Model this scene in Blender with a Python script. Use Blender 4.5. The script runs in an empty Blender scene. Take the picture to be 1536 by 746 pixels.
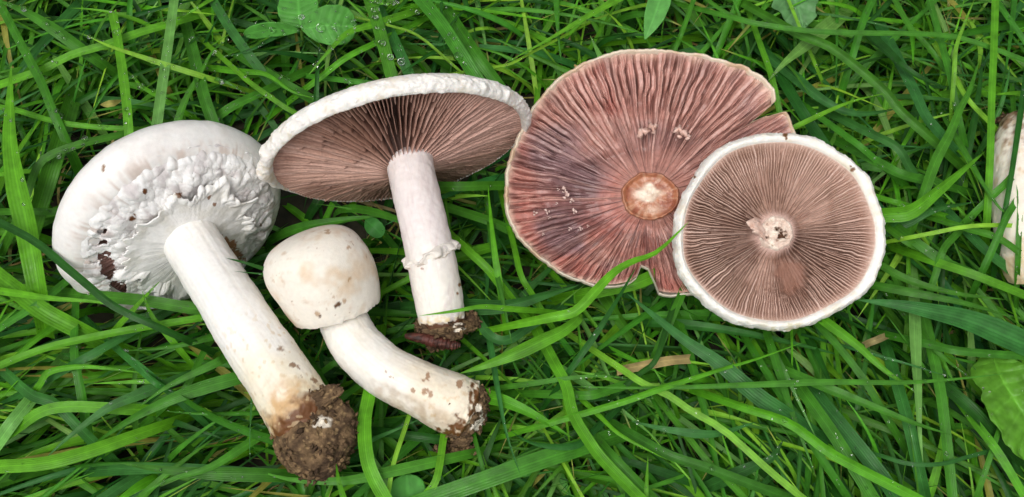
import bpy, math, random
import numpy as np

# ------------------------------------------------------------------ camera, sky, sun, exposure
U = 0.0003                      # one layout unit is 0.3 mm
TILT = math.radians(22.0)
D = 1650.0                      # camera distance in layout units
scene = bpy.context.scene
COL = scene.collection

RIGHT = np.array([1.0, 0, 0])
UPC = np.array([0, math.cos(TILT), math.sin(TILT)])
BACK = np.array([0, -math.sin(TILT), math.cos(TILT)])
CAM = BACK * D

cam_data = bpy.data.cameras.new("camera")
cam = bpy.data.objects.new("camera", cam_data)
COL.objects.link(cam)
cam.location = tuple(CAM * U)
cam.rotation_euler = (TILT, 0, 0)
cam_data.sensor_fit = 'HORIZONTAL'
cam_data.angle = 2 * math.atan(768.0 / D)
cam_data.clip_start = 0.01
cam_data.clip_end = 200.0
scene.camera = cam

SUN_EL, SUN_AZ = math.radians(70), math.radians(215)
world = bpy.data.worlds.new("World")
scene.world = world
world.use_nodes = True
wn, wl = world.node_tree.nodes, world.node_tree.links
for n in list(wn):
    wn.remove(n)
sky = wn.new("ShaderNodeTexSky")
sky.sky_type = 'NISHITA'
sky.sun_disc = False
sky.sun_elevation = SUN_EL
sky.sun_rotation = SUN_AZ
sky.air_density = 1.0
sky.dust_density = 6.0
sky.ozone_density = 1.0
hs = wn.new("ShaderNodeHueSaturation")
hs.inputs['Saturation'].default_value = 0.18
bg = wn.new("ShaderNodeBackground")
bg.inputs['Strength'].default_value = 0.12
wo = wn.new("ShaderNodeOutputWorld")
wl.new(sky.outputs[0], hs.inputs['Color'])
wl.new(hs.outputs[0], bg.inputs[0])
wl.new(bg.outputs[0], wo.inputs[0])

sun_data = bpy.data.lights.new("sun", 'SUN')
sun_data.energy = 1.1
sun_data.angle = math.radians(28)
sun_data.color = (1.0, 0.97, 0.92)
sun = bpy.data.objects.new("sun", sun_data)
COL.objects.link(sun)
sun.rotation_euler = (math.pi / 2 - SUN_EL, 0, math.pi - SUN_AZ)
sun.location = (0, 0, 3)

scene.view_settings.view_transform = 'Standard'
scene.view_settings.look = 'None'
scene.view_settings.exposure = 0.0
scene.view_settings.gamma = 1.0

GROUND_Z = -150.0
rng = np.random.default_rng(11)
random.seed(5)

# ------------------------------------------------------------------ helpers
def stk(arrs, axis=0):
    return np.stack(np.broadcast_arrays(*arrs), axis)

def P(px, py, z):
    """point at height z on the sight line of a place in the photograph (layout units)"""
    d = RIGHT * ((px - 768.0) / D) + UPC * ((373.0 - py) / D) - BACK
    t = (z - CAM[2]) / d[2]
    return CAM + d * t

def proj(p):
    q = p - CAM
    w = -(q @ BACK)
    return 768.0 + D * (q @ RIGHT) / w, 373.0 - D * (q @ UPC) / w

def plane_hit(px, py, O, n):
    d = RIGHT * ((px - 768.0) / D)[..., None] + UPC * ((373.0 - py) / D)[..., None] - BACK
    t = ((O - CAM) @ n) / (d @ n)
    return CAM + d * t[..., None]

def camdir(x, y, z):
    v = RIGHT * x + UPC * y + BACK * z
    return v / np.linalg.norm(v)

def camdir_at(O, x, y, z):
    """same, measured from the sight line that reaches O"""
    v = (CAM - O) / np.linalg.norm(CAM - O)
    r = RIGHT - v * (RIGHT @ v); r /= np.linalg.norm(r)
    d = r * x + np.cross(v, r) * y + v * z
    return d / np.linalg.norm(d)

def scale_at(p):
    return -((p - CAM) @ BACK) / D

def S(r, g, b):
    c = np.array([r, g, b], float) / 255.0
    return np.where(c <= 0.04045, c / 12.92, ((c + 0.055) / 1.055) ** 2.4)

def hash3(i, j, k):
    h = (i * 374761393 + j * 668265263 + k * 2147483647 + 1013904223) & 0xFFFFFFFF
    h = ((h ^ (h >> 13)) * 1274126177) & 0xFFFFFFFF
    h = ((h ^ (h >> 16)) * 2246822519) & 0xFFFFFFFF
    return ((h ^ (h >> 15)) & 0xFFFF) / 32767.5 - 1.0

def vnoise(p):
    p = np.asarray(p, float)
    f0 = np.floor(p)
    i = f0.astype(np.int64)
    f = p - f0
    f = f * f * f * (f * (f * 6 - 15) + 10)
    r = 0
    for a in (0, 1):
        wa = f[..., 0] if a else 1 - f[..., 0]
        for b in (0, 1):
            wb = f[..., 1] if b else 1 - f[..., 1]
            for c in (0, 1):
                wc = f[..., 2] if c else 1 - f[..., 2]
                r = r + wa * wb * wc * hash3(i[..., 0] + a, i[..., 1] + b, i[..., 2] + c)
    return r

def fbm(p, octv=4, gain=0.5):
    p = np.asarray(p, float)
    r, a, t = 0, 1.0, 0.0
    for k in range(octv):
        r = r + a * vnoise(p + k * 17.3)
        t += a
        a *= gain
        p = p * 2.03
    return r / t

def sstep(a, b, x):
    t = np.clip((x - a) / (b - a + 1e-9), 0, 1)
    return t * t * (3 - 2 * t)

def mixc(a, b, t):
    return a * (1 - t[..., None]) + b * t[..., None]

def link_mesh(name, verts, faces, mat, base=None, parent=None, col=None, blade=None, smooth=True):
    """one mesh object from quads (M x 4, in layout units)"""
    verts = np.asarray(verts, float).reshape(-1, 3)
    if base is None:
        base = np.zeros(3)
    faces = np.asarray(faces, np.int32)
    me = bpy.data.meshes.new(name)
    nv, nf = len(verts), len(faces)
    k = faces.shape[1]
    me.vertices.add(nv)
    me.vertices.foreach_set("co", ((verts - base) * U).astype(np.float32).ravel())
    me.loops.add(nf * k)
    me.loops.foreach_set("vertex_index", faces.ravel())
    me.polygons.add(nf)
    me.polygons.foreach_set("loop_start", np.arange(0, nf * k, k, dtype=np.int32))
    me.polygons.foreach_set("loop_total", np.full(nf, k, np.int32))
    me.update(calc_edges=True)
    me.polygons.foreach_set("use_smooth", np.full(nf, bool(smooth)))
    if col is not None:
        c = np.ones((nv, 4), np.float32)
        c[:, :3] = np.clip(np.asarray(col).reshape(-1, 3), 0, 1)
        at = me.attributes.new("col", 'FLOAT_COLOR', 'POINT')
        at.data.foreach_set("color", c.ravel())
    if blade is not None:
        at = me.attributes.new("blade", 'FLOAT_VECTOR', 'POINT')
        at.data.foreach_set("vector", np.asarray(blade, np.float32).ravel())
    me.validate()
    me.materials.append(mat)
    o = bpy.data.objects.new(name, me)
    COL.objects.link(o)
    if parent is not None:
        o.parent = parent
    else:
        o.location = tuple(np.asarray(base) * U)
    return o

def grid_faces(nr, nt, closed=True, flip=False):
    i = np.arange(nr - 1)[:, None]
    j = np.arange(nt if closed else nt - 1)[None, :]
    j2 = (j + 1) % nt
    f = stk([i * nt + j + 0 * j2, i * nt + j2, (i + 1) * nt + j2, (i + 1) * nt + j + 0 * j2], -1).reshape(-1, 4)
    return f[:, ::-1] if flip else f

def thing(name, base, label, cat, group=None):
    o = bpy.data.objects.new(name, None)
    o.empty_display_size = 0.01
    o.location = tuple(np.asarray(base) * U)
    COL.objects.link(o)
    tag(o, label, cat, group)
    return o

def tag(o, label=None, cat=None, group=None, kind=None):
    if label: o['label'] = label
    if cat: o['category'] = cat
    if group: o['group'] = group
    if kind: o['kind'] = kind
    return o

def frame(n, ref):
    e1 = ref - n * (ref @ n)
    e1 = e1 / np.linalg.norm(e1)
    return e1, np.cross(n, e1)

def catmull(pts, n):
    pts = np.asarray(pts, float)
    m = len(pts)
    if m == 2:
        t = np.linspace(0, 1, n)[:, None]
        return pts[0] * (1 - t) + pts[1] * t
    ext = np.vstack([2 * pts[0] - pts[1], pts, 2 * pts[-1] - pts[-2]])
    t = np.linspace(0, m - 1 - 1e-6, n)
    i = t.astype(int)
    f = (t - i)[:, None]
    a, b, c, d = ext[i], ext[i + 1], ext[i + 2], ext[i + 3]
    return 0.5 * (2 * b + (c - a) * f + (2 * a - 5 * b + 4 * c - d) * f ** 2 + (3 * b - a - 3 * c + d) * f ** 3)

# ------------------------------------------------------------------ materials
def new_mat(name):
    m = bpy.data.materials.new(name)
    m.use_nodes = True
    nt = m.node_tree
    b = nt.nodes.get("Principled BSDF")
    return m, nt, b

def flesh_mat(name, rough=0.5, sss=0.15, bscale=2500, bstr=0.25, fine=0.12, coat=0.0, spec=0.4, sr=(1, .75, .55)):
    m, nt, b = new_mat(name)
    N, L = nt.nodes, nt.links
    at = N.new("ShaderNodeAttribute"); at.attribute_name = "col"
    tc = N.new("ShaderNodeTexCoord")
    no = N.new("ShaderNodeTexNoise"); no.inputs['Scale'].default_value = bscale
    no.inputs['Detail'].default_value = 5
    no2 = N.new("ShaderNodeTexNoise"); no2.inputs['Scale'].default_value = bscale * 0.23
    no2.inputs['Detail'].default_value = 4
    L.new(tc.outputs['Object'], no.inputs['Vector'])
    L.new(tc.outputs['Object'], no2.inputs['Vector'])
    mr = N.new("ShaderNodeMapRange")
    mr.inputs['From Min'].default_value = 0.3; mr.inputs['From Max'].default_value = 0.7
    mr.inputs['To Min'].default_value = 1 - fine; mr.inputs['To Max'].default_value = 1 + fine * 0.5
    L.new(no2.outputs[0], mr.inputs['Value'])
    mx = N.new("ShaderNodeVectorMath"); mx.operation = 'SCALE'
    L.new(at.outputs['Color'], mx.inputs[0]); L.new(mr.outputs[0], mx.inputs['Scale'])
    L.new(mx.outputs[0], b.inputs['Base Color'])
    b.inputs['Roughness'].default_value = rough
    b.inputs['Specular IOR Level'].default_value = spec
    b.inputs['Subsurface Weight'].default_value = sss
    b.inputs['Subsurface Radius'].default_value = sr
    b.inputs['Subsurface Scale'].default_value = 0.0015
    b.inputs['Coat Weight'].default_value = coat
    b.inputs['Coat Roughness'].default_value = 0.25
    add = N.new("ShaderNodeMath"); add.operation = 'ADD'
    L.new(no.outputs[0], add.inputs[0]); L.new(no2.outputs[0], add.inputs[1])
    bu = N.new("ShaderNodeBump"); bu.inputs['Strength'].default_value = bstr
    bu.inputs['Distance'].default_value = 0.0005
    L.new(add.outputs[0], bu.inputs['Height']); L.new(bu.outputs[0], b.inputs['Normal'])
    return m

M_skin = flesh_mat("mushroom_skin", 0.48, 0.2, 2600, 0.22, 0.05)
M_veil = flesh_mat("mushroom_veil", 0.75, 0.25, 3000, 0.5, 0.08, spec=.15, sr=(1, .9, .8))
M_gill = flesh_mat("mushroom_gill", 0.55, 0.0, 3500, 0.25, 0.14)
M_wetgill = flesh_mat("wet_gill", 0.36, 0.08, 2500, 0.3, 0.2, coat=0.12)
M_soil = flesh_mat("soil_lump", 0.85, 0.0, 2200, 1.0, 0.35, spec=0.25)
M_scrap = flesh_mat("plant_scrap", 0.4, 0.0, 3000, 0.5, 0.25)
M_wet = flesh_mat("wet_scar", 0.3, 0.2, 2200, 0.5, 0.15, coat=0.35)

def leaf_mat(name, rough=0.36, trans=0.28, veins=9.0, vstr=0.35, blotch=0.25):
    m, nt, b = new_mat(name)
    N, L = nt.nodes, nt.links
    at = N.new("ShaderNodeAttribute"); at.attribute_name = "col"
    bl = N.new("ShaderNodeAttribute"); bl.attribute_name = "blade"
    sx = N.new("ShaderNodeSeparateXYZ"); L.new(bl.outputs['Vector'], sx.inputs[0])
    # lengthwise veins
    mu = N.new("ShaderNodeMath"); mu.operation = 'MULTIPLY'; mu.inputs[1].default_value = veins * math.pi
    L.new(sx.outputs['X'], mu.inputs[0])
    co = N.new("ShaderNodeMath"); co.operation = 'COSINE'; L.new(mu.outputs[0], co.inputs[0])
    # midrib
    ab = N.new("ShaderNodeMath"); ab.operation = 'ABSOLUTE'; L.new(sx.outputs['X'], ab.inputs[0])
    rib = N.new("ShaderNodeMapRange"); rib.interpolation_type = 'SMOOTHSTEP'
    rib.inputs['From Min'].default_value = 0.02; rib.inputs['From Max'].default_value = 0.16
    rib.inputs['To Min'].default_value = 1.0; rib.inputs['To Max'].default_value = 0.0
    L.new(ab.outputs[0], rib.inputs['Value'])
    tc = N.new("ShaderNodeTexCoord")
    no = N.new("ShaderNodeTexNoise"); no.inputs['Scale'].default_value = 160; no.inputs['Detail'].default_value = 5
    L.new(tc.outputs['Object'], no.inputs['Vector'])
    mr = N.new("ShaderNodeMapRange"); mr.inputs['From Min'].default_value = 0.3; mr.inputs['From Max'].default_value = 0.7
    mr.inputs['To Min'].default_value = 1 - blotch; mr.inputs['To Max'].default_value = 1 + blotch
    L.new(no.outputs[0], mr.inputs['Value'])
    k1 = N.new("ShaderNodeMath"); k1.operation = 'MULTIPLY_ADD'; k1.inputs[1].default_value = 0.06
    L.new(co.outputs[0], k1.inputs[0]); L.new(mr.outputs[0], k1.inputs[2])
    k2 = N.new("ShaderNodeMath"); k2.operation = 'MULTIPLY_ADD'; k2.inputs[1].default_value = 0.22
    L.new(rib.outputs[0], k2.inputs[0]); L.new(k1.outputs[0], k2.inputs[2])
    sc = N.new("ShaderNodeVectorMath"); sc.operation = 'SCALE'
    L.new(at.outputs['Color'], sc.inputs[0]); L.new(k2.outputs[0], sc.inputs['Scale'])
    L.new(sc.outputs[0], b.inputs['Base Color'])
    nr = N.new("ShaderNodeMapRange"); nr.inputs['From Min'].default_value = 0.35; nr.inputs['From Max'].default_value = 0.65
    nr.inputs['To Min'].default_value = rough - 0.1; nr.inputs['To Max'].default_value = rough + 0.16
    no3 = N.new("ShaderNodeTexNoise"); no3.inputs['Scale'].default_value = 420; no3.inputs['Detail'].default_value = 3
    L.new(tc.outputs['Object'], no3.inputs['Vector']); L.new(no3.outputs[0], nr.inputs['Value'])
    L.new(nr.outputs[0], b.inputs['Roughness'])
    b.inputs['Specular IOR Level'].default_value = 0.25
    ah = N.new("ShaderNodeMath"); ah.operation = 'MULTIPLY_ADD'; ah.inputs[1].default_value = 1.2
    L.new(no3.outputs[0], ah.inputs[0]); L.new(co.outputs[0], ah.inputs[2])
    bu = N.new("ShaderNodeBump"); bu.inputs['Strength'].default_value = vstr; bu.inputs['Distance'].default_value = 0.00025
    L.new(ah.outputs[0], bu.inputs['Height']); L.new(bu.outputs[0], b.inputs['Normal'])
    tr = N.new("ShaderNodeBsdfTranslucent")
    g = N.new("ShaderNodeVectorMath"); g.operation = 'MULTIPLY'; g.inputs[1].default_value = (1.5, 1.35, 0.7)
    L.new(sc.outputs[0], g.inputs[0]); L.new(g.outputs[0], tr.inputs['Color'])
    ms = N.new("ShaderNodeMixShader"); ms.inputs[0].default_value = trans
    out = nt.nodes.get("Material Output")
    L.new(b.outputs[0], ms.inputs[1]); L.new(tr.outputs[0], ms.inputs[2]); L.new(ms.outputs[0], out.inputs['Surface'])
    return m

M_grass = leaf_mat("grass_blade", 0.38, 0.22, 7.0, 0.2, 0.26)
M_clover = leaf_mat("clover_leaf", 0.5, 0.25, 0.0, 0.25, 0.18)
M_broad = leaf_mat("broad_leaf", 0.4, 0.3, 0.0, 0.5, 0.3)
M_straw = leaf_mat("dry_straw", 0.6, 0.15, 7.0, 0.5, 0.3)

def water_mat():
    m, nt, b = new_mat("water")
    b.inputs['Base Color'].default_value = (1, 1, 1, 1)
    b.inputs['Roughness'].default_value = 0.02
    b.inputs['IOR'].default_value = 1.33
    b.inputs['Transmission Weight'].default_value = 1.0
    return m
M_water = water_mat()

def ground_mat():
    m, nt, b = new_mat("damp_soil")
    N, L = nt.nodes, nt.links
    tc = N.new("ShaderNodeTexCoord")
    no = N.new("ShaderNodeTexNoise"); no.inputs['Scale'].default_value = 90; no.inputs['Detail'].default_value = 8
    L.new(tc.outputs['Object'], no.inputs['Vector'])
    cr = N.new("ShaderNodeValToRGB")
    cr.color_ramp.elements[0].position = 0.3; cr.color_ramp.elements[0].color = (0.012, 0.010, 0.006, 1)
    cr.color_ramp.elements[1].position = 0.75; cr.color_ramp.elements[1].color = (0.045, 0.040, 0.018, 1)
    L.new(no.outputs[0], cr.inputs[0]); L.new(cr.outputs[0], b.inputs['Base Color'])
    b.inputs['Roughness'].default_value = 0.9
    bu = N.new("ShaderNodeBump"); bu.inputs['Strength'].default_value = 0.8; bu.inputs['Distance'].default_value = 0.003
    L.new(no.outputs[0], bu.inputs['Height']); L.new(bu.outputs[0], b.inputs['Normal'])
    return m

# ------------------------------------------------------------------ the ground
n = 160
gx = np.sinh(np.linspace(-6, 6, n)) / math.sinh(6) * 60000
X, Y = np.meshgrid(gx, gx)
Z = GROUND_Z + 10 * fbm(stk([X / 120, Y / 120, X * 0], -1), 3) * (np.hypot(X, Y) < 3000)
ground = link_mesh("ground", stk([X, Y, Z], -1), grid_faces(n, n, False), ground_mat())
ground['kind'] = 'structure'

# ------------------------------------------------------------------ gill relief
def gill_field(th, s, N, seed, warp=0.35, wfreq=5.0, start=(0.0, 0.28, 0.52), thick=(0.17, 0.36), clump=0.0):
    """height 0..1 of thin radial plates; short plates begin further out"""
    c, sn = np.cos(th), np.sin(th)
    pos = stk([c * s * wfreq, sn * s * wfreq, 0 * s + seed], -1)
    ph = th / (2 * math.pi) * N + warp * fbm(pos * 1.6, 3) * (0.4 + 1.2 * s)
    ph = ph + warp * 0.5 * vnoise(stk([c * 9, sn * 9, s * 7 + seed * 3.1], -1))
    if clump:
        ph = ph + clump * np.sin(2 * math.pi * (ph / 4.0 + 0.8 * vnoise(stk([c * 4, sn * 4, 0 * s + seed], -1)))) * sstep(0.2, 0.6, s)
    ph = np.mod(ph, N)
    i = np.floor(ph).astype(np.int64)
    f = ph - i
    r1 = hash3(i, i * 0 + int(seed * 7), i * 0) * 0.5 + 0.5
    r2 = hash3(i, i * 0 + int(seed * 7) + 5, i * 0 + 3) * 0.5 + 0.5
    st = np.where(i % 4 == 0, start[0] - 0.3, np.where(i % 2 == 0, start[1] + 0.16 * r1, start[2] + 0.26 * r1))
    amp = sstep(st, st + 0.10, s) * (0.78 + 0.22 * r2)
    d = np.abs(f - 0.5)
    return (1 - sstep(thick[0], thick[1], d)) * amp, r1, i

# ------------------------------------------------------------------ stems and lumps
def tube(path, rad, nt=120, rnoise=None, ends=True):
    path = np.asarray(path); m = len(path)
    T = np.gradient(path, axis=0); T /= np.linalg.norm(T, axis=1, keepdims=True)
    e = np.zeros_like(path)
    e0 = np.cross(T[0], BACK); e0 /= np.linalg.norm(e0)
    for k in range(m):
        e0 = e0 - T[k] * (e0 @ T[k]); e0 /= np.linalg.norm(e0); e[k] = e0
    f = np.cross(T, e)
    th = np.linspace(0, 2 * math.pi, nt, endpoint=False)
    r = np.asarray(rad)[:, None] * np.ones(nt)[None]
    V0 = path[:, None] + r[..., None] * (np.cos(th)[None, :, None] * e[:, None] + np.sin(th)[None, :, None] * f[:, None])
    if rnoise is not None:
        r = r + rnoise(V0, th)
    V = path[:, None] + r[..., None] * (np.cos(th)[None, :, None] * e[:, None] + np.sin(th)[None, :, None] * f[:, None])
    return V, th

def lump(center, axes, amp, seed, nr=90, nt=120, fine=0.35, tail=None):
    """rough clod: an ellipsoid pushed in and out"""
    ph = np.linspace(0.001, math.pi - 0.001, nr)[:, None]
    th = np.linspace(0, 2 * math.pi, nt, endpoint=False)[None]
    d = stk([np.sin(ph) * np.cos(th), np.sin(ph) * np.sin(th), np.cos(ph) + 0 * th], -1)
    k = 1 + amp * fbm(d * 1.7 + seed, 3) + amp * fine * fbm(d * 6 + seed, 3) + amp * fine * 0.6 * np.abs(fbm(d * 17 + seed, 2))
    A = np.asarray(axes)
    return center + (d * k[..., None]) @ A

def chips(centers, sizes, seed):
    """small irregular crumbs, one joined mesh: verts, quads"""
    r = np.random.default_rng(seed)
    nr, nt = 5, 6
    ph = np.linspace(0.01, math.pi - 0.01, nr)[:, None]
    th = np.linspace(0, 2 * math.pi, nt, endpoint=False)[None]
    d = stk([np.sin(ph) * np.cos(th), np.sin(ph) * np.sin(th), np.cos(ph) + 0 * th], -1).reshape(-1, 3)
    F = grid_faces(nr, nt)
    vs, fs = [], []
    for q, (c, s) in enumerate(zip(centers, sizes)):
        A = r.normal(size=(3, 3)); A, _ = np.linalg.qr(A)
        v = d * (1 + 0.35 * r.normal(size=(len(d), 1))) * (s * np.array([1, r.uniform(.5, .9), r.uniform(.3, .8)]))
        vs.append(c + v @ A); fs.append(F + q * len(d))
    return np.concatenate(vs), np.concatenate(fs)

def fibres(V, col, tt, th, seed, amt=0.5, dark=(214, 200, 178)):
    f = vnoise(stk([np.cos(th)[None] * 13 + seed, np.sin(th)[None] * 13, tt[:, None] * 5], -1)) + .6 * vnoise(stk([np.cos(th)[None] * 30 + seed, np.sin(th)[None] * 30, tt[:, None] * 9], -1))
    return mixc(col, S(*dark), amt * sstep(0.15, 0.95, f))

def soil_colour(V, seed, dark=(0.07, 0.042, 0.024), tan=(0.26, 0.165, 0.085)):
    t = fbm(V / 14 + seed, 4) * 0.5 + 0.5
    c = mixc(np.array(dark), np.array(tan), sstep(0.25, 0.8, t))
    sp = sstep(0.45, 0.6, vnoise(V / 4.5 + seed * 2))
    return mixc(c, np.array([0.40, 0.27, 0.13]), sp * 0.6)

def soil_part(parent, base, name, V, seed, kind=None, crumbs=0, white=None, parts=None):
    nr, nt = V.shape[:2]
    c = soil_colour(V, seed)
    if white is not None:
        for (wx, wy, wr) in white:
            x, y = proj(V)
            d = np.hypot((x - wx), (y - wy) * 1.4) + 5 * vnoise(V / 5 + seed)
            c = mixc(c, S(238, 228, 210), 1 - sstep(wr * 0.6, wr, d))
    verts, faces, cols = V.reshape(-1, 3), grid_faces(nr, nt), c.reshape(-1, 3)
    if crumbs:
        r = np.random.default_rng(int(seed * 10) + 3)
        idx = r.integers(0, len(verts), crumbs)
        cc = verts[idx] + r.normal(size=(crumbs, 3)) * 2
        cv, cf = chips(cc, r.uniform(1.5, 5.5, crumbs), int(seed * 10) + 7)
        ccol = np.repeat(soil_colour(cc * 5, seed + 2), len(cv) // crumbs, axis=0)
        faces = np.vstack([faces, cf + len(verts)])
        verts = np.vstack([verts, cv]); cols = np.vstack([cols, ccol])
    o = link_mesh(name, verts, faces, M_soil, base, parent, cols)
    return o

def specks(V, seed, scale, thr, width=0.12):
    return sstep(thr, thr + width, vnoise(V / scale + seed))

def blot(V, spots, seed=0.0, wob=4.0):
    """soft spots given as (x, y, radius) on the photographed face"""
    x, y = proj(V)
    m = np.zeros(x.shape)
    w = wob * vnoise(V / 6 + seed) + wob * 0.6 * vnoise(V / 2.5 + seed)
    for sx, sy, sr in spots:
        d = np.hypot(x - sx, y - sy) + w
        m = np.maximum(m, 1 - sstep(sr * 0.45, sr, d))
    return m

# ================================================================== MUSHROOM WITH TORN VEIL (far left)
WHITE = S(243, 240, 236); CREAM = S(244, 236, 220)
def build_veil_mushroom():
    O = P(280, 351, 40); n = camdir_at(O, 0.39, -0.64, 0.655)
    k = scale_at(O)
    e1, e2 = frame(n, camdir_at(O, 0.85, 0.52, 0.0))
    t = thing("mushroom", P(440, 600, 0), "white mushroom on its side with torn fluffy veil, thick stem ending in a muddy ball", "mushroom")
    base = P(440, 600, 0)
    def M(r, th, h):
        r = r * (1 + 0.04 * np.cos(th - 2.6) * sstep(60, 130, r))
        return O + k * (r[..., None] * (np.cos(th)[..., None] * e1 + np.sin(th)[..., None] * e2) + h[..., None] * n)
    nt = 300
    th = np.linspace(0, 2 * math.pi, nt, endpoint=False)[None]
    prof = np.array([(128, 0), (140, 0), (150, -2), (159, -7), (167, -16), (173, -28), (175, -40), (170, -56), (153, -77), (126, -96), (86, -108), (40, -114), (1, -116)], float)
    pr = catmull(prof, 110)
    r = pr[:, 0:1] + 0 * th; h = pr[:, 1:2] + 0 * th
    c = stk([np.cos(th) + 0 * r, np.sin(th) + 0 * r, 0 * r], -1)
    lob = 1 + 0.025 * fbm(c * 1.4 + 3, 2) + 0.008 * fbm(c * 7 + 3, 2)
    V = M(r * lob, th + 0 * r, h)
    V = V + 0.9 * fbm(V / 16, 3)[..., None] * n * k + 1.2 * (vnoise(stk([c[..., 0] * 16, c[..., 1] * 16, h / 40], -1)) * sstep(150, 185, r))[..., None] * n
    col = np.broadcast_to(WHITE, V.shape).copy()
    col = mixc(col, S(226, 218, 212), 0.5 * sstep(0.0, 0.6, fbm(V / 30 + 4, 3)))
    col = mixc(col, S(206, 188, 176), 0.8 * sstep(-20, -3, h) * sstep(120, 150, r) * sstep(-0.2, 0.5, fbm(stk([c[..., 0] * 30, c[..., 1] * 30, h / 20], -1), 2)))
    col = mixc(col, S(135, 95, 55), blot(V, [(155, 251, 4), (154, 256, 3)], wob=1))
    cap = link_mesh("cap", V, grid_faces(len(pr), nt, flip=True), M_skin, base, t, col)
    # gills behind the veil
    nt2, nr2 = 900, 40
    th2 = np.linspace(0, 2 * math.pi, nt2, endpoint=False)[None]; s2 = np.linspace(0.28, 1.0, nr2)[:, None]
    g, _, _ = gill_field(th2 + 0 * s2, s2 + 0 * th2, 130, 3.0)
    V = M(158 * s2 + 0 * th2, th2 + 0 * s2, -20 + 9 * g)
    col = np.broadcast_to(S(216, 170, 156), V.shape)
    gi = link_mesh("gills", V, grid_faces(nr2, nt2), M_gill, base, t, col); gi['kind'] = 'stuff'
    # the torn veil
    nt3, nr3 = 620, 170
    th3 = np.linspace(0, 2 * math.pi, nt3, endpoint=False)[None]
    rr = np.linspace(30, 158.5, nr3)[:, None]
    c3 = stk([np.cos(th3) + 0 * rr, np.sin(th3) + 0 * rr, 0 * rr], -1)
    edge = 97 + 11 * fbm(c3 * 2.6 + 8, 3) + 5 * vnoise(c3 * 7.3 + 2)
    q = stk([c3[..., 0] * rr, c3[..., 1] * rr, 0 * rr], -1)
    q0 = stk([np.cos(th3) * rr, np.sin(th3) * rr, 0 * rr * th3 + 7], -1)
    inner = 1 - sstep(edge - 1, edge + 4, rr)
    h3 = 23 - 6 * sstep(44, 100, rr) + 1.5 * fbm(q0 / 20, 3)
    crest = np.exp(-((rr - edge + 3) / 8.0) ** 2) * (2 + 7 * fbm(q / 21 + 2, 4))
    qf = stk([c3[..., 0] * 9, c3[..., 1] * 9, rr / 26], -1)
    qg = stk([c3[..., 0] * 17, c3[..., 1] * 17, rr / 20 + 9], -1)
    fluff = 7 * fbm(q / 27, 2, 0.5) + 2.6 * fbm(qf, 2, .5) + 1.5 * fbm(qg, 3, .6) + 1.0 * fbm(q / 4 + 5, 3, 0.6) + 4 * np.abs(fbm(q / 16 + 2, 2)) + 3
    outer = 9 - 11 * sstep(100, 150, rr) + fluff * sstep(156, 134, rr)
    h3 = outer - 5 * sstep(96, 80, rr)
    inner = 0 * inner
    h3 = h3 - 9 * sstep(140, 158, rr)
    V = M(rr + 2.5 * vnoise(q / 6 + 9), th3 + 0 * rr, h3)
    V = V + 0.9 * stk([vnoise(q / 9), vnoise(q / 9 + 40), vnoise(q / 9 + 80)], -1) * (1 - inner)[..., None]
    x, y = proj(V)
    hole = np.zeros(x.shape)
    for hx, hy, ha, hb, rot in [(163, 400, 11, 19, -0.15), (178, 432, 13, 10, 0.6), (146, 362, 14, 4.5, 0), (143, 386, 13, 6, -0.25), (160, 378, 7, 3.5, 0.2), (152, 346, 8, 3, 0.1)]:
        dx, dy = x - hx, y - hy
        u, v = dx * math.cos(rot) + dy * math.sin(rot), -dx * math.sin(rot) + dy * math.cos(rot)
        hole = np.maximum(hole, 1 - (np.hypot(u / ha, v / hb) + 0.38 * vnoise(q / 5 + 3) + 0.2 * vnoise(q / 2.4)))
    hole = hole * (rr > 100)
    col = np.broadcast_to(S(250, 248, 245), V.shape).copy()
    col = mixc(col, S(206, 196, 196), (1 - inner) * 0.7 * sstep(-0.1, 0.5, fbm(q / 15 + 4, 4) + .3 * fbm(qg * .8, 2)))
    streak = sstep(0.15, 0.65, vnoise(stk([c3[..., 0] * 26, c3[..., 1] * 26, rr / 45], -1)))
    col = mixc(col, S(190, 172, 162), streak * 0.75 * sstep(110, 136, rr) * sstep(0.0, 0.5, vnoise(c3 * 2.2 + 1) + 0.3))
    fine = sstep(0.0, 0.7, vnoise(stk([c3[..., 0] * 42, c3[..., 1] * 42, rr / 30], -1)))
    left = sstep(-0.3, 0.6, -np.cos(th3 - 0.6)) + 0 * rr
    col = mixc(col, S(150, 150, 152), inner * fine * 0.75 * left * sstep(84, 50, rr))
    col = mixc(col, S(226, 222, 212), inner * 0.5 * sstep(-0.2, 0.5, fbm(q / 16 + 12, 3)))
    col = mixc(col, S(150, 95, 45), 0.9 * blot(V, [(345, 368, 12), (351, 378, 13), (357, 388, 10), (335, 360, 8)], 3, 7))
    col = mixc(col, S(112, 70, 38), blot(V, [(197, 327, 6), (202, 321, 4), (269, 293, 6), (312, 296, 4), (216, 286, 4), (390, 337, 3), (266, 290, 4), (320, 305, 3)], 2, 2))
    F = grid_faces(nr3, nt3)
    F = F[(hole.reshape(-1)[F] < 0.02).all(axis=1)]
    ve = link_mesh("veil", V, F, M_veil, base, t, col)
    so = ve.modifiers.new("thickness", 'SOLIDIFY'); so.thickness = 3.0 * U; so.offset = -1
    # the torn skirt round the stem, with ragged curled edge
    nt4, nr4 = 720, 80
    a4 = np.linspace(0, 2 * math.pi, nt4, endpoint=False)[None]; q4 = np.linspace(0, 1, nr4)[:, None]
    c4 = stk([np.cos(a4) + 0 * q4, np.sin(a4) + 0 * q4, 0 * q4], -1)
    edge = 95 + 11 * fbm(c4 * 2.6 + 8, 2) + 13 * np.maximum(-.25, fbm(c4 * 7 + 3, 3)) + 5 * vnoise(c4 * 19) + 2 * vnoise(c4 * 45)
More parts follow.
